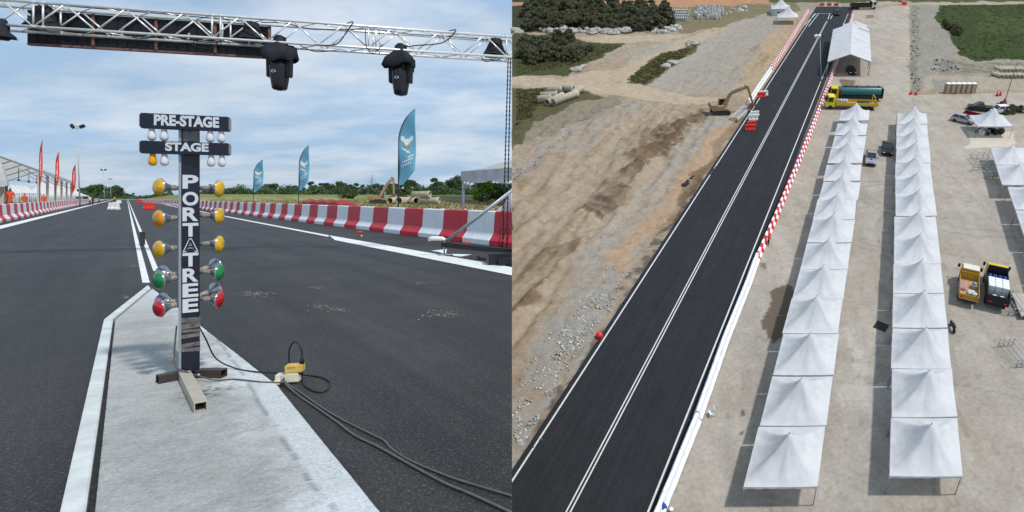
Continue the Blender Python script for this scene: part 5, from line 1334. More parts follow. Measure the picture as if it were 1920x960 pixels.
# ---- barriers along the track
HB2 = 1.05
def bline(pts, n_max, pit=2.05):
    """places along a photo polyline"""
    P = [B(*p) for p in pts]; out = []; i = 0; carry = 0
    for a, b in zip(P[:-1], P[1:]):
        d = (b-a); L_ = d.length; d.normalize(); s = carry
        while s < L_: out.append((a + d*s, math.atan2(d.y, d.x))); s += pit
        carry = s - L_
    return out[:n_max]
mr2 = barrier_mesh('barrier', 2.05, 'barrier_red', HB2); mw2 = barrier_mesh('barrier', 2.05, 'barrier_white', HB2)
_a, _b = barrier_mesh('a', 1.06, 'barrier_red', HB2), barrier_mesh('b', 1.06, 'barrier_white', HB2)
bm = bmesh.new(); bm.from_mesh(_a); bmesh.ops.translate(bm, verts=bm.verts[:], vec=(-.52, 0, 0)); n0 = len(bm.faces)
b2 = bmesh.new(); b2.from_mesh(_b); bmesh.ops.translate(b2, verts=b2.verts[:], vec=(.52, 0, 0)); b2.to_mesh(_b); b2.free(); bm.from_mesh(_b)
bm.faces.ensure_lookup_table()
for i_, f_ in enumerate(bm.faces): f_.material_index = 0 if i_ < n0 else 1
ms2 = bpy.data.meshes.new('barrier'); bm.to_mesh(ms2); bm.free(); ms2.materials.append(M['barrier_red']); ms2.materials.append(M['barrier_white'])
def rowB(pts, labs, group, both=True, plain=False, z=.0, n=400, ph=0, striped=False):
    for i, (p, a) in enumerate(bline(pts, n)):
        red = (i+ph) % 2 == 0 and not plain
        if striped: red = True
        o = link('barrier', ms2 if striped else (mr2 if red else mw2), W=BW @ Matrix.Translation(p + Vector((0, 0, z))) @ Matrix.Rotation(a + rnd.uniform(-.02, .02), 4, 'Z') @ Matrix.Diagonal((1, 1.3 if striped else 1.45, 1.05, 1)))
        tag(o, labs[0] if red else labs[1], 'barrier', group)
rowB([(1237, 962), (1307, 790)], ('', 'plain white concrete barrier of the nearest stretch beside the dark track, by the front tent'), 'plain white barriers', plain=True, z=.1)
rowB([(1313, 772), (1360, 640), (1402, 535), (1419, 487)], ('', 'plain white concrete barrier between the white chair and the first red painted block'), 'plain white barriers', plain=True, z=.1)
rowB([(1421, 484), (1455, 407), (1500, 298), (1535, 208), (1561, 140), (1599, 30)], ('red and white striped barrier block between the track and the peaked tents', ''), 'striped barrier by the tents', striped=True)
rowB([(1446, 130), (1470, 95), (1515, 22)], ('red and white striped barrier block on the sandy side of the track', ''), 'striped barrier by the sand', striped=True)
rowB([(1405, 193), (1421, 168), (1444, 134)], ('', 'plain white concrete barrier between the excavator and the track'), 'white barriers by the excavator', plain=True)
# ---- tents
ZE = 2.35; HT = 2.6
cosT = ct
def row(u0, u1, v0, w_pit, n, label_row, group, gaps={}, seed=0, skip=()):
    a, b = B(u0, v0, ZE), B(u1, v0, ZE); W_ = (b-a).length; D0 = w_pit
    cms = [pagoda_mesh('canopy', W_*.995, D0*.985, SK, HT, seed+k) for k in range(7)]; vms = [valance_mesh('valance', W_*.995, D0*.985, SK, seed+k) for k in range(2)]; lm = leg_mesh('leg', ZE, .045)
    y = a.y; xl = a.x
    for i in range(n):
        y += gaps.get(i, 0); x = a.x + SK*(y-a.y)
        dy = D0; c = Vector((x + W_/2 + SK*dy/2, y + dy/2, 0)); rj = random.Random(seed*10+i)
        if i not in skip:
            c += Vector((rj.uniform(-.10, .10), rj.uniform(-.03, .03), rj.uniform(-.07, .08)))
            t = pagoda(BW, c, rj.uniform(-.014, .014), cms[(i*5+seed) % 7], vms[i % 2], lm, W_*.995, D0*.985, SK, ZE, 'white peaked tent, ' + ORD[i] + ' from the front in ' + label_row, group)
        y += D0
pitch = .978e-4*F*(HB-ZE)/cosT**2
row(1667, 1805, 893, pitch, 14, 'the straight row beside the yellow trucks', 'middle row of peaked tents', seed=100)
row(1393, 1533, 914, pitch*.995, 14, 'the row nearest the track', 'row of peaked tents nearest the track', seed=200, gaps={1: .12, 9: .25, 10: .9, 12: .4, 13: 1.6})
# third row at the edge of the yard
p0 = B(1926, 500, ZE); p1 = B(1857, 276, ZE); D3 = (p1.y-p0.y)/5
cms = [pagoda_mesh('canopy', 5.6, D3*.97, SK, 2.0, 300+k) for k in range(3)]; vm3 = valance_mesh('valance', 5.6, D3*.97, SK, 3); lm3 = leg_mesh('leg', ZE, .045)
for i in range(7):
    y = p1.y - D3*(i+1); x = p1.x - SK*D3*(i+1) ; c = Vector((x + 2.8 + SK*D3/2 + (.5 if i > 1 else 0) + (.3 if i > 3 else 0), y+D3/2 - (.5 if i > 1 else 0), 0))
    pagoda(BW, c, .0, cms[i % 3], vm3, lm3, 5.6, D3*.97, SK, ZE, 'white peaked tent at the yard edge, ' + ['farthest', 'second farthest', 'third farthest', 'fourth farthest', 'fifth farthest', 'sixth farthest', 'nearest'][i] + ' of the short angled row', 'short angled row of peaked tents')
def single(cu, cv, w, d, h, label, seed, ze_=ZE, rz=0, walls=False):
    c = B(cu, cv, ze_); c.z = 0
    t = pagoda(BW, c, rz, pagoda_mesh('canopy', w, d, SK*.5, h, seed), valance_mesh('valance', w, d, SK*.5, seed), leg_mesh('leg', ze_, .05), w, d, SK*.5, ze_, label, None)
    if walls:
        mb = MB(); mb.box((0, -d/2+.05, ze_/2), (w-.1, .04, ze_)); mb.box((-w/2+.05-.0, 0, ze_/2), (.04, d-.1, ze_)); mb.build('side_wall', 'canvas_gray', t)
        mb = MB(); mb.box((-w/2*.35, -d/2+.02, .7), (.7, .04, 1.3)); mb.build('doorway', 'black', t)
    return t
single(1858, 226, 6.6, 5.8, 2.6, 'single white peaked tent beside the silver hatchback', 401)
single(1463.5, 13, 6.6, 7, 3.2, 'white peaked tent with side walls at the far end of the sand', 402, walls=True)
single(1477, 29, 6.8, 6.5, 3.2, 'open white peaked tent just in front of the walled one', 403)
# marquee over the track side
def marquee(c0, c1, c2, depth, zeB, rise, label, skx):
    a, b = B(*c0, zeB), B(*c1, zeB); W_ = (b-a).length; t = thing('marquee', label, 'marquee', BW, Vector((a.x, a.y, 0)))
    D_ = depth; sk = skx; x0, xm, x1 = -.2, W_/2, W_+.2
    vs = []
    for dz in (.0, .09):
        for y in (-.2, D_+.2):
            for x, z in ((x0, zeB), (xm, zeB+rise), (x1, zeB)): vs.append((x+sk*y, y, z+dz))
    mb = MB(); mb.add(vs, [(0, 1, 4, 3), (1, 2, 5, 4), (6, 9, 10, 7), (7, 10, 11, 8), (0, 6, 7, 1), (1, 7, 8, 2), (3, 4, 10, 9), (4, 5, 11, 10), (0, 3, 9, 6), (2, 8, 11, 5)])
    for k in range(1, 6):
        y = D_*k/6
        for s in (0, 1):
            xa, xb = ((x0, xm) if s == 0 else (xm, x1)); za, zb2 = ((zeB, zeB+rise) if s == 0 else (zeB+rise, zeB)); mb.bar((xa+sk*y, y, za+.10), (xb+sk*y, y, zb2+.10), .05, .03)
    mb.build('roof', 'canvas', t)
    for k in range(6):
        y = D_*k/5
        for x in (0, W_): mb = MB(); mb.box((x+sk*y, y, zeB/2), (.16, .16, zeB)); mb.build('column', 'steel_gray', t)
    mb = MB()
    for k in range(6): y = D_*k/5; mb.bar((sk*y, y, zeB-.1), (W_/2+sk*y, y, zeB+rise-.1), .14, .14); mb.bar((W_/2+sk*y, y, zeB+rise-.1), (W_+sk*y, y, zeB-.1), .14, .14)
    mb.build('rafter', 'steel_gray', t); return t
marquee((1553, 116), (1631, 115), None, 34, 3.6, 1.9, 'long white gabled marquee standing over the edge of the track', SK*.82)
marquee((1588, 60), (1629, 60), None, 9, 3.8, 1.2, 'shorter white marquee behind the long gabled one', SK*.5)
# ---------------------------------------------------------------- vehicles
def wheel_part(t, x, y, r, w=.24):
    o = thing_part('wheel', t); X = Matrix.Translation((x, y, r)) @ Matrix.Rotation(R(90), 4, 'X')
    mb = MB(); mb.lathe([(r*.6, -w/2), (r*.95, -w/2), (r, -w*.3), (r, w*.3), (r*.95, w/2), (r*.6, w/2)], X, 18); mb.build('tyre', 'rubber', o)
    s = 1 if y > 0 else -1
    mb = MB(); mb.lathe([(r*.58, -w/2-.005), (r*.5, -w*.4), (r*.2, -w*.45), (.01, -w*.45)], X, 14, cap=False); mb.lathe([(r*.58, w/2+.005), (r*.5, w*.4), (r*.2, w*.45), (.01, w*.45)], X, 14, cap=False); mb.build('rim', 'galv', o)
def car(base, pos, rz, label, paint, kind='hatch', cat='car', L_=4.4, W_=1.78):
    """front along +x"""
    t = thing('parked_car' if kind != 'pickup' else 'pickup_truck', label, cat, base, pos, rz)
    h = L_/2
    if kind == 'pickup':
        low = [(-h, .45), (-h, 1.02), (-.35, 1.04), (-.35, 1.04), (1.15, 1.06), (h-.25, .98), (h, .82), (h, .42), (h-.3, .32), (-h+.2, .36)]
        cab = [(-.62, 1.04), (-.45, 1.72), (.35, 1.74), (1.15, 1.06)]
    else:
        low = [(-h, .50), (-h+.04, 1.0), (-h+.3, 1.02), (1.05, 1.0), (h-.3, .86), (h, .68), (h, .40), (h-.25, .28), (-h+.2, .30)]
        cab = [(-h+.12, 1.0), (-h+.55, 1.46), (-.2, 1.54), (.35, 1.48), (1.15, 1.0)]
    XR = Matrix.Rotation(R(90), 4, 'X')
    mb = MB(); mb.prism(low, -W_/2, W_/2, XR); o = mb.build('body', paint, t, bevel=.09, seg=3)
    n = len(cab); w1, w2 = W_/2-.06, W_/2-.22; zc0 = min(p[1] for p in cab); zc1 = max(p[1] for p in cab)
    vs = []
    for sgn in (-1, 1):
        for x, z in cab: w = w1 + (w2-w1)*(z-zc0)/(zc1-zc0); vs.append((x, sgn*w, z))
    mb = MB(); mb.add(vs, [tuple(range(n)), tuple(range(n, 2*n))[::-1]] + [(i, n+i, n+(i+1) % n, (i+1) % n) for i in range(n)]); mb.build('window', 'window', t, bevel=.03)
    rx = [p[0] for p in cab if p[1] > zc1-.12]; mb = MB(); mb.box(((min(rx)+max(rx))/2, 0, zc1+.015), (max(rx)-min(rx)+.1, w2*2-.02, .05)); mb.build('roof', paint, t, bevel=.02)
    for sgn in (-1, 1):
        mb = MB()
        for p, q in ((cab[0], cab[1]), (cab[-2], cab[-1])):
            mb.bar((p[0], sgn*(w1+(w2-w1)*(p[1]-zc0)/(zc1-zc0)), p[1]+.01), (q[0], sgn*(w1+(w2-w1)*(q[1]-zc0)/(zc1-zc0)), q[1]+.01), .08, .05)
        xm = (cab[1][0]+cab[-2][0])/2; mb.bar((xm, sgn*(w1+.005), zc0), (xm, sgn*(w2+.005), zc1), .09, .03)
        mb.build('pillar', paint, t)
        mb = MB(); mb.box((cab[-1][0]-.15, sgn*(W_/2+.10), zc0+.10), (.14, .22, .16)); mb.build('mirror', 'black', t, bevel=.02)
        mb = MB(); mb.box((h-.06, sgn*(W_/2-.28), .76), (.16, .36, .14)); mb.build('headlight', 'white_plastic', t, bevel=.02)
    mb = MB(); mb.box((h-.02, 0, .58), (.08, W_*.62, .20)); mb.box((h-.0, 0, .38), (.08, W_*.9, .12)); mb.build('grille', 'black', t, bevel=.02)
    if kind == 'pickup':
        mb = MB(); mb.box((-h+.88, 0, 1.045), (1.50, W_-.24, .03)); mb.build('load_bed', 'black', t)
        mb = MB(); mb.bar((-.75, -W_/2+.1, 1.05), (-.62, -W_/2+.25, 1.55), .07, .07); mb.bar((-.75, W_/2-.1, 1.05), (-.62, W_/2-.25, 1.55), .07, .07); mb.bar((-.62, -W_/2+.25, 1.55), (-.62, W_/2-.25, 1.55), .07, .07); mb.build('roll_bar', 'black', t)
        mb = MB(); mb.box((1.55, 0, 1.055), (.35, .4, .04)); mb.build('bonnet_scoop', 'black', t)
    for x in (-h+.85, h-.85):
        for y in (-W_/2+.10, W_/2-.10): wheel_part(t, x, y, .36 if kind == 'pickup' else .33)
    return t
HD = angB*.5 + R(45)   # headings in this picture: halfway between the track and straight on
def Bg(u, v, z=0): p = B(u, v, z); return p
car(BW, Bg(1632, 302), R(-108), 'silver pickup parked between the two long rows of tents', 'car_silver', 'pickup', 'pickup', 5.0, 1.85)
car(BW, Bg(1663, 284), R(-107), 'black open pickup in the shade of the middle tent row', 'car_dark', 'pickup', 'pickup', 4.9, 1.85)
car(BW, Bg(1804, 229), R(-42), 'silver hatchback parked beside the single peaked tent', 'car_silver', 'hatch', 'car', 4.3, 1.75)
car(BW, Bg(1595, 137), R(-92), 'dark car parked under the open end of the long gabled marquee', 'car_dark', 'hatch', 'car', 4.4, 1.8)
car(BW, Bg(1568, 28), R(-100), 'black pickup standing on the track at its far start line', 'car_dark', 'pickup', 'pickup', 5.0, 1.9)
car(BW, Bg(1836, 207), R(160), 'dark loaded pickup half hidden behind the single peaked tent', 'car_dark', 'pickup', 'pickup', 4.9, 1.8)
car(BW, Bg(1872, 211), R(-170), 'white van-like car behind the single peaked tent', 'car_white', 'hatch', 'car', 4.3, 1.8)
def lorry(pos, rz, label, cabm, L_=8.5, W_=2.35, cab_h=2.6, cab_l=1.9, kind='flat', bedm='ochre', roofm=None, cabh0=.55):
    t = thing('lorry', label, 'lorry', BW, pos, rz); h = L_/2
    mb = MB(); XR = Matrix.Rotation(R(90), 4, 'X')
    prof = [(h-cab_l, .55), (h-cab_l, cab_h-.05), (h-cab_l+.12, cab_h), (h-.45, cab_h), (h-.12, 1.55), (h, 1.4), (h, .55)]
    mb.prism(prof, -W_/2+.05, W_/2-.05, XR); mb.build('cab', cabm, t, bevel=.07)
    if roofm: mb = MB(); mb.box((h-cab_l/2-.2, 0, cab_h+.05), (cab_l-.35, W_-.3, .10)); mb.build('cab_roof', roofm, t, bevel=.04)
    mb = MB()
    dx, dz = .33, cab_h-1.55; ang = math.atan2(cab_h-1.6, -.33)
    mb.add([(h-.115, -W_/2+.22, 1.60), (h-.115, W_/2-.22, 1.60), (h-.40, W_/2-.27, cab_h-.18), (h-.40, -W_/2+.27, cab_h-.18)], [(0, 1, 2, 3)])
    mb.v = [p + Vector((.03, 0, .02)) for p in mb.v]
    for s in (-1, 1): mb.box((h-cab_l*.48, s*(W_/2-.045), (1.55+cab_h)/2-.05), (cab_l*.55, .03, cab_h-1.85))
    mb.build('window', 'window', t)
    for s in (-1, 1):
        mb = MB(); mb.box((h-.1, s*(W_/2+.20), cab_h-.55), (.12, .26, .50)); mb.build('mirror', 'black', t, bevel=.03)
        mb = MB(); mb.box((h+.0, s*(W_/2-.4), .85), (.06, .4, .2)); mb.build('headlight', 'white_plastic', t)
    mb = MB(); mb.box((h+.02, 0, .55), (.16, W_-.15, .28)); mb.build('bumper', 'steel_gray', t, bevel=.03)
    mb = MB(); mb.box((-.3, 0, .72), (L_-1.0, 1.0, .25)); mb.build('chassis', 'black', t)
    for x in (h-.95, -h+1.3) + ((-h+2.5,) if L_ > 8 else ()):
        for y in (-W_/2+.18, W_/2-.18): wheel_part(t, x, y, .48, .32)
    b0, b1 = -h, h-cab_l-.12; bl = b1-b0; bc = (b0+b1)/2
    if kind in ('flat', 'box'):
        mb = MB(); mb.box((bc, 0, .98), (bl, W_, .16)); mb.build('load_bed', 'wood' if kind == 'flat' else 'black', t)
        mb = MB(); sh = .55 if kind == 'flat' else 1.0
        for s in (-1, 1): mb.box((bc, s*(W_/2-.03), 1.06+sh/2), (bl, .06, sh))
        mb.box((b0+.03, 0, 1.06+sh/2), (.06, W_-.12, sh)); mb.box((b1-.04, 0, 1.06+sh*.9), (.08, W_-.12, sh*1.8)); mb.build('side_board', bedm, t)
        mb = MB(); mb.box((b0-.04, -.75, 1.25), (.03, .35, .12)); mb.box((b0-.04, .75, 1.25), (.03, .35, .12)); mb.build('tail_light', 'red_plastic', t)
    elif kind == 'tank':
        X = Matrix.Translation((b0+.2, 0, 1.95)) @ Matrix.Rotation(R(90), 4, 'Y')
        mb = MB(); mb.lathe([(.6, 0), (1.0, .12), (1.05, .3), (1.05, bl-.5), (1.0, bl-.3), (.6, bl-.2)], X, 24); mb.build('tank', bedm, t)
        mb = MB()
        for k in range(4): mb.lathe([(.25, 0), (.25, .22), (.10, .26)], Matrix.Translation((b0+.9+k*bl*.25, .0, 2.98)), 10)
        mb.tube([(b0+.6, -.3, 3.05), (b1-.6, -.3, 3.05)], .06, 6); mb.tube([(b0+.6, .3, 3.05), (b1-.6, .3, 3.05)], .06, 6); mb.build('hatch', 'dark_green', t)
        mb = MB(); mb.box((bc, 0, .95), (bl, W_*.98, .55)); mb.box((b0+.05, 0, 1.8), (.1, W_, 2.0)); mb.build('side_skirt', 'dark_green', t)
        mb = MB(); mb.box((h-cab_l-.35, 0, 1.7), (.5, W_*.9, 1.5)); mb.build('pump_box', 'maroon', t, bevel=.04)
    return t
lorry(Bg(1601, 187), R(177.5), 'yellow cabbed tanker lorry with a teal tank, the farther of the two side-on lorries', 'yellow', 11.6, 2.4, 2.9, 2.0, 'tank', 'teal')
lo = lorry(Bg(1594, 203), R(176), 'lime yellow cabbed flatbed lorry standing in front of the teal tanker', 'yellow_lime', 10.8, 2.4, 2.8, 1.9, 'flat', 'yellow')
def load(base, label, cat, name, parts, group=None):
    t = thing(name, label, cat, base); 
    for nm, mb, m_ in parts: mb.build(nm, m_, t)
    return t
def onl(lorry_, dx, dy, dz): return lorry_.matrix_world @ Matrix.Translation((dx, dy, dz))
mb = MB()
for k in range(7): mb.lathe([(.22, 0), (.22, .8), (.16, .85)], Matrix.Translation((k % 4*.55, k//4*.6, 0)), 10)
load(onl(lo, 1.0, -.3, 1.07), 'pale drums standing on the flatbed behind the lime yellow cab', 'drums', 'drum_group', [('drum', mb, 'concrete_pale')])
mb = MB(); mb.bar((0, -1.0, 0), (0, -1.0, 1.7), .1, .1); mb.bar((0, 1.0, 0), (0, 1.0, 1.7), .1, .1); mb.bar((0, -1.05, 1.7), (0, 1.05, 1.7), .1, .1)
load(onl(lo, -4.6, 0, 1.1), 'yellow goalpost rack at the tail of the flatbed lorry', 'rack', 'load_rack', [('frame', mb, 'yellow')])
mb = MB()
for k in range(3): mb.box((0, -.5+k*.5, .2), (2.4, .35, .3), .1*k)
load(onl(lo, -2.6, 0, 1.07), 'grey timber baulks lying on the flatbed lorry', 'timber', 'timber_stack', [('baulk', mb, 'charcoal')])
l2 = lorry(Bg(1812, 548), R(65), 'ochre yellow dropside lorry seen from behind, its bed loosely loaded', 'ochre', 5.8, 2.05, 2.3, 1.5, 'flat', 'ochre', 'box_cream')
def onbed(lab, cat, name, X, fn, mat_):
    mb = MB(); fn(mb); o = mb.build(name, mat_, W=X); tag(o, lab, cat); return o
onbed('bundle of pinkish rolled mats on the ochre lorry bed', 'rolled mats', 'mat_bundle', onl(l2, -.6, .62, 1.07), lambda mb: [mb.tube([(-.8, k*.17-.2, .12), (.8, k*.17-.1, .12)], .11, 8) for k in range(4)], pm('pink', S(176, 140, 150), .8, var=.3, scale=6))
onbed('grey machine with a pale hood on the ochre lorry bed', 'machine', 'site_machine', onl(l2, -.35, -.55, 1.07), lambda mb: [mb.box((0, 0, .25), (.8, .5, .5)), mb.lathe([(.22, .5), (.22, .7), (.1, .78)], None, 10)], 'steel_gray')
onbed('white crumpled sacks at the tail of the ochre lorry bed', 'sacks', 'sack_pile', onl(l2, -1.75, -.35, 1.05), lambda mb: [mb.ball((.25*math.sin(k*2.1), .3*math.cos(k*1.7), .15+.06*(k % 3)), (.32, .26, .17), 10) for k in range(7)], 'canvas')
l3 = lorry(Bg(1863, 552), R(66), 'yellow cabbed lorry carrying white tanks and blue barrels', 'yellow', 6.7, 2.3, 2.5, 1.45, 'box', 'black')
for k in range(3):
    def ibc(mb): mb.box((0, 0, .62), (1.9, .66, 1.2))
    o = onbed('white boxed liquid tank on the black lorry bed, ' + ('first', 'middle', 'last')[k] + ' of three beside the barrels', 'liquid tank', 'liquid_tank', onl(l3, -.85, -.72*(k-1)+.0, 1.08), ibc, 'white_plastic')
    mb = MB()
    for z in (.25, .62, .98): mb.box((0, 0, z), (1.93, .69, .03))
    for x in (-.6, 0, .6): mb.box((x, 0, .62), (.03, .69, 1.22))
    mb.build('cage', 'steel_gray', o)
for k in range(8):
    onbed('dark blue plastic barrel standing upright behind the yellow cab', 'barrel', 'barrel', onl(l3, 1.10-.55*(k//4), .78-.52*(k % 4), 1.08), lambda mb: mb.lathe([(.24, 0), (.25, .1), (.25, .85), (.20, .92), (.06, .93)], None, 12), 'navy_blue')['group'] = 'blue barrels on the lorry'
for k in range(2):
    onbed('white round bucket at the tail of the tank lorry, ' + ('nearer the ochre lorry', 'nearer the scaffold')[k], 'bucket', 'bucket', onl(l3, -2.6, .35-.75*k, 1.07), lambda mb: mb.lathe([(.18, 0), (.24, .4), (.27, .42), (.27, .48), (.20, .47)], None, 12), 'white_plastic')
lorry(Bg(1618, 17), R(4), 'dark lorry with a pale cab parked at the far end of the track', 'box_cream', 9.5, 2.4, 2.9, 1.9, 'box', 'car_dark')
# red skip beside the hatchback
t = thing('skip_container', 'dark red open skip between the silver hatchback and the single tent', 'skip', BW, Bg(1822, 223), R(-40))
mb = MB(); mb.box((0, 0, .1), (3.4, 1.9, .12))
for s in (-1, 1): mb.box((0, s*.95, .65), (3.5, .08, 1.1)); mb.box((s*1.7, 0, .65), (.08, 1.82, 1.1))
M['skip_red'] = pm('skip_red', S(130, 34, 42), .6, var=.25, scale=3); mb.build('hull', 'skip_red', t)
# ---------------------------------------------------------------- toilets
pa, pb = B(1776.5, 175.5), B(1824.5, 175.5)
for k in range(6):
    c = pa.lerp(pb, k/5); t = thing('portable_toilet', 'brown portable toilet with a white roof, ' + ['first', 'second', 'third', 'fourth', 'fifth', 'sixth'][k] + ' from the track in the row of six', 'portable toilet', BW, c + Vector((0, .6, 0)), 0, 'portable toilets')
    mb = MB(); mb.box((0, 0, 1.08), (1.06, 1.1, 2.12)); mb.build('cabin', 'toilet_brown', t, bevel=.03)
    mb = MB(); mb.lathe([(.77, 2.14), (.74, 2.24), (.45, 2.38), (.05, 2.42)], Matrix.Rotation(R(45), 4, 'Z'), 4, smooth=False); mb.build('roof', 'toilet_white', t)
    mb = MB(); mb.box((0, -.56, 1.02), (.66, .03, 1.85)); mb.build('door', 'steel_beige', t)
    mb = MB(); mb.box((.25, -.585, 1.05), (.05, .04, .14)); mb.build('handle', 'black', t)
# ---------------------------------------------------------------- excavator, pipes, concrete pieces
excavator(BW, Bg(1350, 213), R(12), 1.05, 'dusty yellow excavator reaching over the white barriers beside the track', pose=[(.5, 1.5), (1.9, 4.0), (5.3, 5.2), (6.6, 1.7)], body='excavator_yellow')
def bp(u, v, r): p = B(u, v); return Vector((p.x, p.y, r))
for k, (a, b, lab, hgt) in enumerate((((1008, 193), (1034, 190), 'grey concrete pipe nearest the seam of grass in the dirt road heap', 1), ((1026, 199), (1056, 186), 'open ended concrete pipe, middle of the heap by the dirt road', 1), ((1037, 198.5), (1082, 181), 'long tan concrete pipe at the front of the heap by the dirt road', 1),
                       ((1074, 182), (1090, 172), 'short tan concrete pipe at the far tip of the heap by the dirt road', 1), ((1026, 176), (1054, 174), 'pale concrete pipe at the back of the heap by the dirt road', 1), ((1051, 172), (1076, 173), 'pale concrete pipe next to the tan tip of the heap', 1), ((1014, 186), (1046, 184), 'brownish concrete pipe lying behind the open ended ones', 1))):
    pipe(BW, bp(*a, .8), bp(*b, .8), .8, lab, 'pipes by the dirt road', .12)
for k in range(14):
    u = 1877 + (k % 7)*7.4 + (3 if k >= 7 else 0); v = 147 - (k//7)*4.5
    p = bp(u, v, .5 + (k//7)*.9); pipe(BW, p, p + Vector((-1.0, 2.6, 0)), .45, 'pale concrete pipe in the stacked row beyond the toilets', 'pipes beyond the toilets', .08)
# stacks of precast slabs
rs = np.random.RandomState(44)
slabm = []
for k in range(3):
    mb = MB(); prof = [(-.5, 0), (.5, 0), (.5, .9), (.38, .9), (.38, .15), (-.38, .15), (-.38, .9), (-.5, .9)]; mb.prism(prof, -.6, .6, Matrix.Rotation(R(90), 4, 'X')); slabm.append(mb.mesh('concrete_channel', 'concrete_pale'))
def channel(u, v, z, rz, tilt, lab, grp):
    p = B(u, v); o = link('concrete_channel', slabm[0], W=BW @ Matrix.Translation(Vector((p.x, p.y, z))) @ Matrix.Rotation(rz, 4, 'Z') @ Matrix.Rotation(tilt, 4, 'X') @ Matrix.Scale(1.5, 4)); tag(o, lab, 'concrete channel', grp)
for j in range(4):
    for k in range(9):
        channel(1252+k*4.2+j*1.5, 40-j*5, .05, .1, 0, 'grey concrete channel lying in the even stack beyond the dark bushes', 'even stack of channels')
for k in range(44):
    channel(1300 + rs.rand()*50, 36-rs.rand()*20, .05 + .6*rs.rand(), .2+rs.rand()*.5, R(60+rs.rand()*30), 'pale concrete channel tipped on edge in the loose stack beyond the bushes', 'tipped stack of channels')
# white ladder-like barrier unit and the crowd near the excavator
a, b = B(1376, 226), B(1400, 205)
t = thing('drain_channel', 'pale slatted drain channel lying on the sand before the white barriers', 'drain channel', BW, a + Vector((0, 0, .05)), math.atan2(b.y-a.y, b.x-a.x))
ln = (b-a).length; mb = MB()
for s in (-1, 1): mb.box((ln/2, s*.75, .3), (ln, .14, .6))
mb.build('side_wall', 'concrete_pale', t)
mb = MB()
for k in range(11): mb.box((.3 + k*(ln-.6)/10, 0, .52), (.22, 1.4, .16))
mb.build('slat', 'concrete_pale', t)
for (u, v, lab, s_, tr_) in ((1405, 206, 'person in a white shirt and black trousers by the end of the white barriers', 'cloth_white', 'cloth_black'), (1409.5, 205, 'person in black standing in the small group by the white barriers', 'cloth_black', 'cloth_black'), (1416, 200, 'person in dark clothes at the track side of the small group', 'cloth_gray', 'cloth_black')):
    p = B(u, v); p.z = .1; person(lab, BW, p, 2.0, s_, tr_, 1.75)
p = B(1440, 460); p.z = 0.0; person('person in a red shirt walking past the last striped barrier', BW, p, 2.6, 'red_plastic', 'cloth_black', 1.7, stride=.5)
wbr = wb_mesh('water_barrier', 1.5, .9, 'red_plastic'); wbw = wb_mesh('water_barrier', 1.5, .9, 'white_plastic')
for k, (u, v, c, lab) in enumerate(((1406, 245, 'r', 'red plastic water barrier nearest the camera on the track edge'), (1408.5, 238, 'r', 'second red plastic water barrier on the track edge by the excavator'), (1412, 226, 'w', 'white plastic water barrier behind the red ones on the track edge'), (1414.5, 219, 'w', 'white plastic water barrier nearest the small group of people'), (1427, 183, 'r', 'red plastic water barrier beyond the small group of people'), (1432, 180, 'w', 'white plastic water barrier next to the far red one'))):
    p = B(u, v); p.z = .105; o = link('water_barrier', wbr if c == 'r' else wbw, W=BW @ Matrix.Translation(p) @ Matrix.Rotation(.1+.2*(k % 2), 4, 'Z') @ Matrix.Scale(1.25, 4)); tag(o, lab, 'water barrier', 'plastic water barriers by the excavator')
for k in range(6):
    u = 1541 + k*6.6; p = B(u, 11); o = link('water_barrier', wbr if k % 2 == 0 else wbw, W=BW @ Matrix.Translation(p) @ Matrix.Scale(1.1, 4)); tag(o, ('red' if k % 2 == 0 else 'pale') + ' plastic water barrier closing the far end of the track', 'water barrier', 'barriers closing the track end')
p = B(1695, 9.5); o = link('water_barrier', wbr, W=BW @ Matrix.Translation(p) @ Matrix.Scale(1.2, 4)); tag(o, 'lone red plastic water barrier at the far corner of the concrete yard', 'water barrier')
# floodlight mast rising over the track
p = B(1540, 158); t = thing('floodlight_mast', 'tall floodlight mast rising in front of the dark track beside the striped barrier', 'light mast', BW, p)
Hm = 11.0
top = Vector((-1.7, 0, Hm))
mb = MB(); mb.tube([(0, 0, 0), top*.5, top], [.11, .09, .06], 8); mb.build('pole', 'galv', t)
mb = MB(); mb.bar(top + Vector((-1.0, 0, 0)), top + Vector((.6, 0, 0)), .10, .10); mb.build('crossarm', 'galv', t)
for x, m_ in ((-.9, 'white_plastic'), (-.1, 'white_plastic'), (.45, 'black')): mb = MB(); mb.box(top + Vector((x, 0, .35)), (.7, .5, .5), Euler((.4, x*.5, 0)).to_matrix().to_4x4()); mb.build('floodlight', m_, t, bevel=.03)
p = B(1882, 197); t = thing('lamp_post', 'thin lamp post with a red cone-shaped base beyond the single peaked tent', 'lamp post', BW, p)
mb = MB(); mb.tube([(0, 0, 0), (.2, 0, 9)], [.08, .05], 6); mb.build('pole', 'steel_dark', t)
mb = MB(); mb.lathe([(.7, .0), (.6, .3), (.12, 1.6)], None, 8); mb.build('base', 'skip_red', t)
for k, (u, v) in enumerate(((1707, 177), (1717, 178), (1869, 180), (1875, 179))):
    p = B(u, v); t = thing('traffic_cone', 'red safety cone ' + ['at the inner corner of the concrete yard', 'beside the other cone at the yard corner', 'on the yard edge beyond the toilets', 'next to the cone beyond the toilets'][k], 'cone', BW, p, 0, None, 1.5)
    mb = MB(); mb.lathe([(.2, .03), (.03, .75)], None, 10); mb.build('body', 'red_plastic', t)
    mb = MB(); mb.box((0, 0, .015), (.45, .45, .03)); mb.build('base', 'red_plastic', t)
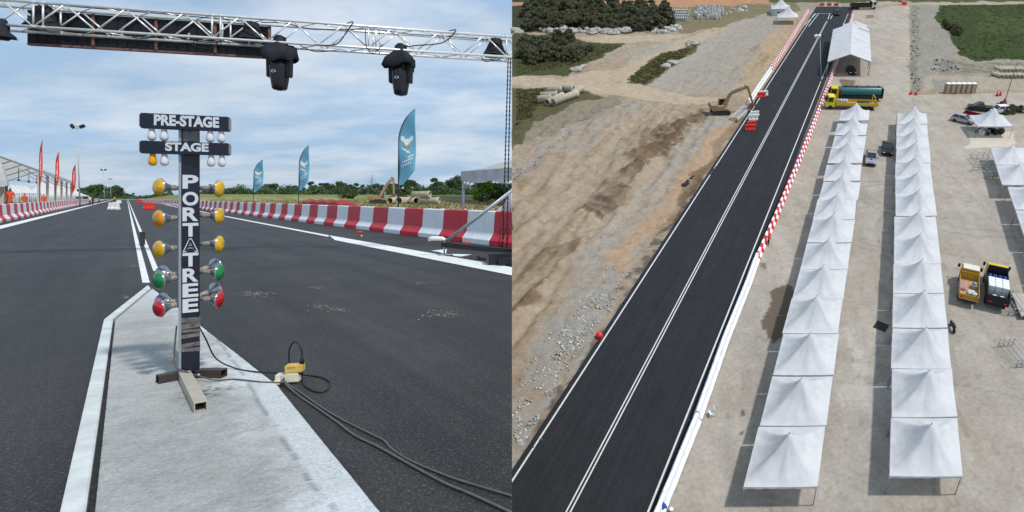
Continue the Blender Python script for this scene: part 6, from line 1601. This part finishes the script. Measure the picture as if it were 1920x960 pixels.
# small things on the ground
def small(u, v, fn, mat_, name, label, cat, z=0, rz=0):
    mb = MB(); fn(mb); p = B(u, v); p.z = z; o = mb.build(name, mat_, W=BW @ Matrix.Translation(p) @ Matrix.Rotation(rz, 4, 'Z')); tag(o, label, cat); return o
small(1124, 633, lambda mb: [mb.lathe([(.28, 0), (.32, .2), (.30, .5), (.2, .62), (.05, .65)], Matrix.Translation((0, 0, 0)), 10), mb.box((.25, -.1, .25), (.3, .25, .4), .5), mb.box((-.2, .22, .3), (.35, .2, .3), .2)], 'red_plastic', 'red_bag', 'crumpled red plastic bag lying on the gravel beside the track', 'bag')
small(1118, 640, lambda mb: [mb.box((0, 0, .02), (.3, .2, .03), .3)], 'flag_red', 'plastic_scrap', 'small red plastic scrap beside the red bag on the gravel', 'scrap')
def chair(mb):
    mb.box((0, 0, .42), (.45, .45, .05)); mb.box((-.2, 0, .68), (.05, .45, .5))
    for a in (-.18, .18):
        for b in (-.18, .18): mb.box((a, b, .21), (.05, .05, .42))
ch = thing('plastic_chair', 'white plastic chair standing alone behind the plain white barriers', 'chair', BW, B(1334, 779), R(200))
mb = MB(); mb.box((0, 0, .43), (.5, .5, .05)); mb.build('seat', 'white_plastic', ch, bevel=.02)
mb = MB(); mb.box((-.24, 0, .72), (.06, .48, .52)); mb.build('backrest', 'white_plastic', ch, bevel=.02)
for a in (-.2, .2):
    for b in (-.2, .2): mb = MB(); mb.tube([(a, b, .41), (a*1.15, b*1.15, 0)], .03, 6); mb.build('leg', 'white_plastic', ch)
small(1239, 958, lambda mb: [mb.ball((0, 0, .55), (.35, .3, .5), 12), mb.box((.3, .1, .2), (.3, .3, .4), .4)], 'bright_blue', 'blue_bag', 'blue plastic bag leaning on the plain white barriers', 'bag', z=.1)
small(1259, 959, lambda mb: mb.lathe([(.10, 0), (.15, .3), (.17, .32), (.16, .34), (.10, .30)], None, 12), 'white_plastic', 'bucket', 'white bucket beside the blue bag on the concrete', 'bucket')
small(1652, 612, lambda mb: [mb.box((0, k*.16, .04), (1.3, .05, .06)) for k in range(-4, 5)] + [mb.box((x, 0, .03), (.06, 1.4, .06)) for x in (-.62, 0, .62)], 'charcoal', 'drain_grate', 'dark metal grate lying on the concrete between the tent rows', 'grate', rz=-.65)
# motorcycle next to the middle tent row
t = thing('motorcycle', 'dark motorcycle parked against the middle row of tents', 'motorcycle', BW, B(1785, 617), R(80))
for x in (-.62, .62): wheel_part(t, x, 0, .31, .14)
mb = MB(); mb.bar((-.3, 0, .5), (.35, 0, .62), .26, .30); mb.build('body', 'car_dark', t, bevel=.05)
mb = MB(); mb.bar((-.7, 0, .78), (0, 0, .76), .26, .10); mb.build('seat', 'black', t, bevel=.03)
mb = MB(); mb.tube([(.45, -.35, 1.0), (.42, 0, .95), (.45, .35, 1.0)], .03, 6); mb.tube([(.42, 0, .95), (.62, 0, .31)], .04, 6); mb.build('handlebar', 'galv', t)
# scaffold frames at the yard edge
def scaffold(u, v, w, d, h, label, nx=3, rz=0):
    p = B(u, v); t = thing('scaffold_frame', label, 'scaffold', BW, p, rz)
    for i in range(nx+1):
        for y in (0, d): mb = MB(); mb.tube([(w*i/nx, y, 0), (w*i/nx, y, h)], .035, 6); mb.build('upright', 'steel_gray', t)
    mb = MB()
    for y in (0, d):
        for z in (h*.1, h*.5, h): mb.tube([(0, y, z), (w, y, z)], .03, 6)
    for i in range(nx+1):
        for z in (h*.5, h): mb.tube([(w*i/nx, 0, z), (w*i/nx, d, z)], .03, 6)
    mb.build('rail', 'galv', t)
    mb = MB()
    for i in range(nx): mb.tube([(w*i/nx, 0, h*.1), (w*(i+1)/nx, 0, h)], .025, 6)
    mb.build('brace', 'galv', t); return t
scaffold(1889, 592, 1.9, 3.4, 1.0, 'grey scaffold frame beside the lorry with the white tanks', 3, -.05)
scaffold(1904, 690, 1.6, 3.0, 1.0, 'grey scaffold frame at the edge of the yard, nearest of them all', 3, .1)
scaffold(1834, 314, 2.0, 3.6, 1.3, 'dark scaffold frame beside the farthest angled tent', 2, -.1)
scaffold(1844, 335, 2.2, 3.0, 1.2, 'low scaffold frame just before the farthest angled tent', 2, .2)
# grey platform at the yard edge
t = thing('stage_deck', 'low grey stage deck at the edge of the yard beside the scaffold', 'stage', BW, B(1912, 600), -.02)
mb = MB(); mb.prism([(0, 0), (4, 0), (4+.9, 2.6+1.4), (.9, 4.0)], .45, .62); mb.build('deck', 'concrete', t)
mb = MB()
for x, y in ((.2, .2), (3.8, .2), (1.0, 3.7), (4.5, 3.7)): mb.box((x, y, .22), (.1, .1, .44))
mb.build('leg', 'steel_gray', t)
# cluttered benches under the single tent
rs = np.random.RandomState(50)
for k in range(26):
    u, v = 1832 + rs.rand()*48, 242 + rs.rand()*11; p = B(u, v); o_ = MB(); s = .4+.5*rs.rand()
    o_.box((0, 0, s*.5), (s*1.3, s*.7, s)); o_.box((.2, .1, s*1.05), (s*.6, s*.5, s*.3), .4)
    m_ = ['black', 'charcoal', 'steel_gray', 'concrete_pale', 'steel_dark'][k % 5]
    o = o_.build('equipment_case', m_, W=BW @ Matrix.Translation(p) @ Matrix.Rotation(rs.rand()*3, 4, 'Z')); tag(o, {'black': 'black', 'charcoal': 'charcoal', 'steel_gray': 'grey', 'concrete_pale': 'pale', 'steel_dark': 'brown'}[m_] + ' equipment case in the clutter under the single peaked tent', 'case', 'clutter under the single tent')
# ---------------------------------------------------------------- rocks and gravel
rockm = []
for k in range(4):
    bm = bmesh.new(); bmesh.ops.create_icosphere(bm, subdivisions=2, radius=1); r_ = random.Random(k)
    ph = [r_.random()*6 for _ in range(6)]
    for v in bm.verts:
        c = v.co; n_ = 1 + .22*math.sin(3*c.x+ph[0]) + .18*math.sin(4*c.y+ph[1]) + .15*math.sin(5*c.z+ph[2]) + r_.uniform(-.08, .08); v.co = Vector((c.x*n_*1.2, c.y*n_, c.z*n_*.7))
    me = bpy.data.meshes.new('boulder'); bm.to_mesh(me); bm.free(); me.materials.append(M['rock']); rockm.append(me)
rs = np.random.RandomState(51)
for k in range(42):
    u = 962 + k*5.5 if k < 38 else 1150+rs.rand()*30; 
    if 975 < u < 1012: continue
    v = 60 + rs.randn()*2.0; p = B(u, v); s = .8+1.0*rs.rand(); p.z = s*.25
    if p.x < SEAM*(p.y*ct+HB*st) + 1: continue
    o = link('boulder', rockm[k % 4], W=BW @ Matrix.Translation(p) @ Matrix.Rotation(rs.rand()*6, 4, 'Z') @ Matrix.Scale(s, 4)); tag(o, 'pale boulder in the line along the foot of the dark bushes', 'boulder', 'boulders by the bushes')
for k, (u, v) in enumerate(((1085, 130), (1092, 128), (1080, 133), (1290, 85), (1297, 82), (1250, 128), (1262, 120), (1270, 118))):
    p = B(u, v); s = .7+.8*rs.rand(); p.z = s*.2; o = link('boulder', rockm[k % 4], W=BW @ Matrix.Translation(p) @ Matrix.Rotation(rs.rand()*6, 4, 'Z') @ Matrix.Scale(s, 4)); tag(o, 'scattered pale boulder at the edge of the dirt tracks and grass tongue', 'boulder', 'boulders by the dirt tracks')
def scatter(name, label, polys, n, smin, smax, mats, seed):
    rs = np.random.RandomState(seed); mb = MB(); cnt = 0
    ico = [(0, 0, 1), (.89, 0, .45), (.28, .85, .45), (-.72, .53, .45), (-.72, -.53, .45), (.28, -.85, .45), (.72, .53, -.45), (-.28, .85, -.45), (-.89, 0, -.45), (-.28, -.85, -.45), (.72, -.53, -.45), (0, 0, -1)]
    fc = [(0, 1, 2), (0, 2, 3), (0, 3, 4), (0, 4, 5), (0, 5, 1), (1, 6, 2), (2, 7, 3), (3, 8, 4), (4, 9, 5), (5, 10, 1), (6, 7, 2), (7, 8, 3), (8, 9, 4), (9, 10, 5), (10, 6, 1), (11, 7, 6), (11, 8, 7), (11, 9, 8), (11, 10, 9), (11, 6, 10)]
    while cnt < n:
        po = polys[rs.randint(len(polys))]; us = [p[0] for p in po]; vs_ = [p[1] for p in po]
        u = min(us) + rs.rand()*(max(us)-min(us)); v = min(vs_) + rs.rand()*(max(vs_)-min(vs_))
        if not pip(np.array([u]), np.array([v]), po)[0]: continue
        p = B(u, v)
        if float(VN1.fbm(np.array(p.x*.5), np.array(p.y*.5), 3)) < .42: continue
        s = smin + (smax-smin)*rs.rand()**3; q = Euler((rs.rand()*6, rs.rand()*6, rs.rand()*6)).to_matrix(); j = rs.rand(12)*.6+.7
        mb.add([p + Vector((0, 0, s*.2)) + (q @ Vector(c))*s*j[i] for i, c in enumerate(ico)], fc, rs.randint(len(mats))); cnt += 1
    o = mb.build(name, mats, W=BW); tag(o, label, 'gravel', kind='stuff')
scatter('gravel', 'loose pale stones strewn over the grey strip beside the track', [[(970, 720), (1070, 560), (1160, 480), (1190, 520), (1110, 640), (1030, 740), (975, 800)], [(1040, 640), (1110, 540), (1150, 560), (1080, 660)], [(960, 780), (1000, 700), (1060, 640), (1050, 720), (970, 850)]], 2200, .02, .15, ['rock', 'concrete', 'steel_gray', 'concrete_pale'], 61)
scatter('gravel', 'grey stones along the strip between the sand and the pipe heap', [[(962, 320), (1060, 230), (1120, 200), (1130, 215), (1040, 270), (962, 350)]], 900, .04, .17, ['rock', 'concrete', 'rock'], 62)
scatter('rubble', 'broken pale rubble below the stacks of concrete channels', [[(1220, 62), (1230, 50), (1275, 48), (1280, 56), (1230, 66)], [(1330, 36), (1345, 18), (1375, 16), (1420, 12), (1405, 20)]], 150, .3, 1.0, ['rock', 'concrete_pale'], 63)
scatter('rubble', 'stones and broken slabs strewn along the strip past the concrete yard', [[(1708, 20), (1722, 20), (1724, 172), (1708, 172)], [(1748, 110), (1790, 112), (1800, 130), (1745, 136)]], 420, .08, .32, ['rock', 'charcoal', 'concrete'], 64)
# asphalt crumbs along the sandy edge
scatter('asphalt_crumbs', 'dark crumbs of asphalt spilled along the sandy edge of the track', [[(955, 905), (1000, 830), (1104, 668), (1235, 462), (1312, 338), (1316, 342), (1240, 468), (1108, 676), (1010, 835), (962, 908)], [(1275, 350), (1300, 330), (1290, 345), (1276, 358)], [(1320, 340), (1345, 310), (1350, 315), (1322, 350)]], 700, .05, .22, ['charcoal', 'black'], 65)
# ---------------------------------------------------------------- bushes and trees
bush = [tree_meshes(70+k, 4.6, 3.0, 2400, .30, 'leaf_dark', .05, 1.15, 34, .52) for k in range(3)] + [tree_meshes(75, 6.2, 3.0, 2200, .30, 'leaf_dark', .22, 1.0, 30, .5)]
rs = np.random.RandomState(71)
def bush_at(u, v, s, k, lab, grp):
    p = B(u, v); p.z = -.2
    if p.x < SEAM*(p.y*ct+HB*st) + 4.4*s: return
    t = plant(bush, k, BW, p, rs.rand()*6, s, lab, grp, 'tree')
for r_ in range(6):
    for k in range(32):
        u = 960 + k*9.6 + rs.randn()*3; v = 54 - r_*7.0 + rs.randn()*2.2
        if u > 1262 - abs(r_-1)*14 + rs.randn()*6: continue
        bush_at(u, v, .62+.58*rs.rand()**1.5, rs.randint(4), 'dark green tree of the long thicket behind the boulder line', 'thicket behind the boulders')
for k in range(62):
    u = 962 + 150*rs.rand()**1.2; v = 76 + 44*rs.rand()
    if u > 1112 - abs(v-92)*1.4: continue
    bush_at(u, v, .4+.5*rs.rand()**1.5, rs.randint(3), 'dark green bush of the patch between the dirt tracks', 'bush patch between the dirt tracks')
for k in range(7): bush_at(1768+k*4+rs.rand()*6, 44+k*3+rs.rand()*6, .35+.25*rs.rand(), rs.randint(3), 'small dark bush at the edge of the green field', 'bushes by the green field')
for k in range(5): bush_at(1876+k*9, 200+rs.rand()*14, .28+.18*rs.rand(), rs.randint(3), 'scrubby small bush beyond the single peaked tent', 'scrub beyond the single tent')
for k in range(12): bush_at(1010+k*36+rs.rand()*20, -6-rs.rand()*10, 1.0+.4*rs.rand(), rs.randint(4), 'dark tree beyond the orange earth bank', 'trees beyond the orange earth')
# meadow grass tufts
def tufts(name, label, polys, n, hmin, hmax, mat_, seed):
    rs = np.random.RandomState(seed); C = []
    for po in polys:
        us = [p[0] for p in po]; vs_ = [p[1] for p in po]; m_ = n*4
        u = min(us)+rs.rand(m_)*(max(us)-min(us)); v = min(vs_)+rs.rand(m_)*(max(vs_)-min(vs_)); k = pip(u, v, po)
        for a, b in list(zip(u[k], v[k]))[:n]:
            p = B(a, b); h = hmin + (hmax-hmin)*rs.rand()**2; w = .35+.5*rs.rand(); t = rs.rand()*3.14; c, s = math.cos(t)*w, math.sin(t)*w; lx, ly = rs.randn(2)*.2
            if p.x < SEAM*(p.y*ct+HB*st)+1.2: continue
            C.append([(p.x-c, p.y-s, -.1), (p.x+c, p.y+s, -.1), (p.x+c*.4+lx, p.y+s*.4+ly, h), (p.x-c*.4+lx, p.y-s*.4+ly, h)])
    o = link(name, quads_mesh(name, np.array(C), M[mat_]), W=BW); tag(o, label, 'grass', kind='stuff')
mk('meadow', S(82, 98, 48), .8, var=.3, scale=.6, var2=.25, scale2=.1)
mk('meadow_dark', S(104, 102, 68), .85, var=.35, scale=.5); leafy('meadow'); leafy('meadow_dark')
tufts('grass', 'tall green grass of the field beyond the concrete yard', [[(1764, 10), (1919, 10), (1919, 112), (1838, 113), (1802, 102), (1778, 62), (1760, 40)]], 1500, .05, .25, 'meadow', 81)
tufts('grass', 'rough dark grass around the bushes and on the tongue between the dirt tracks', [[(1176, 150), (1240, 102), (1308, 86), (1262, 122), (1205, 158)], [(962, 100), (1100, 84), (1165, 86), (1100, 116), (962, 142)], [(962, 168), (1020, 166), (1000, 215), (962, 240)]], 1300, .08, .35, 'meadow_dark', 82)
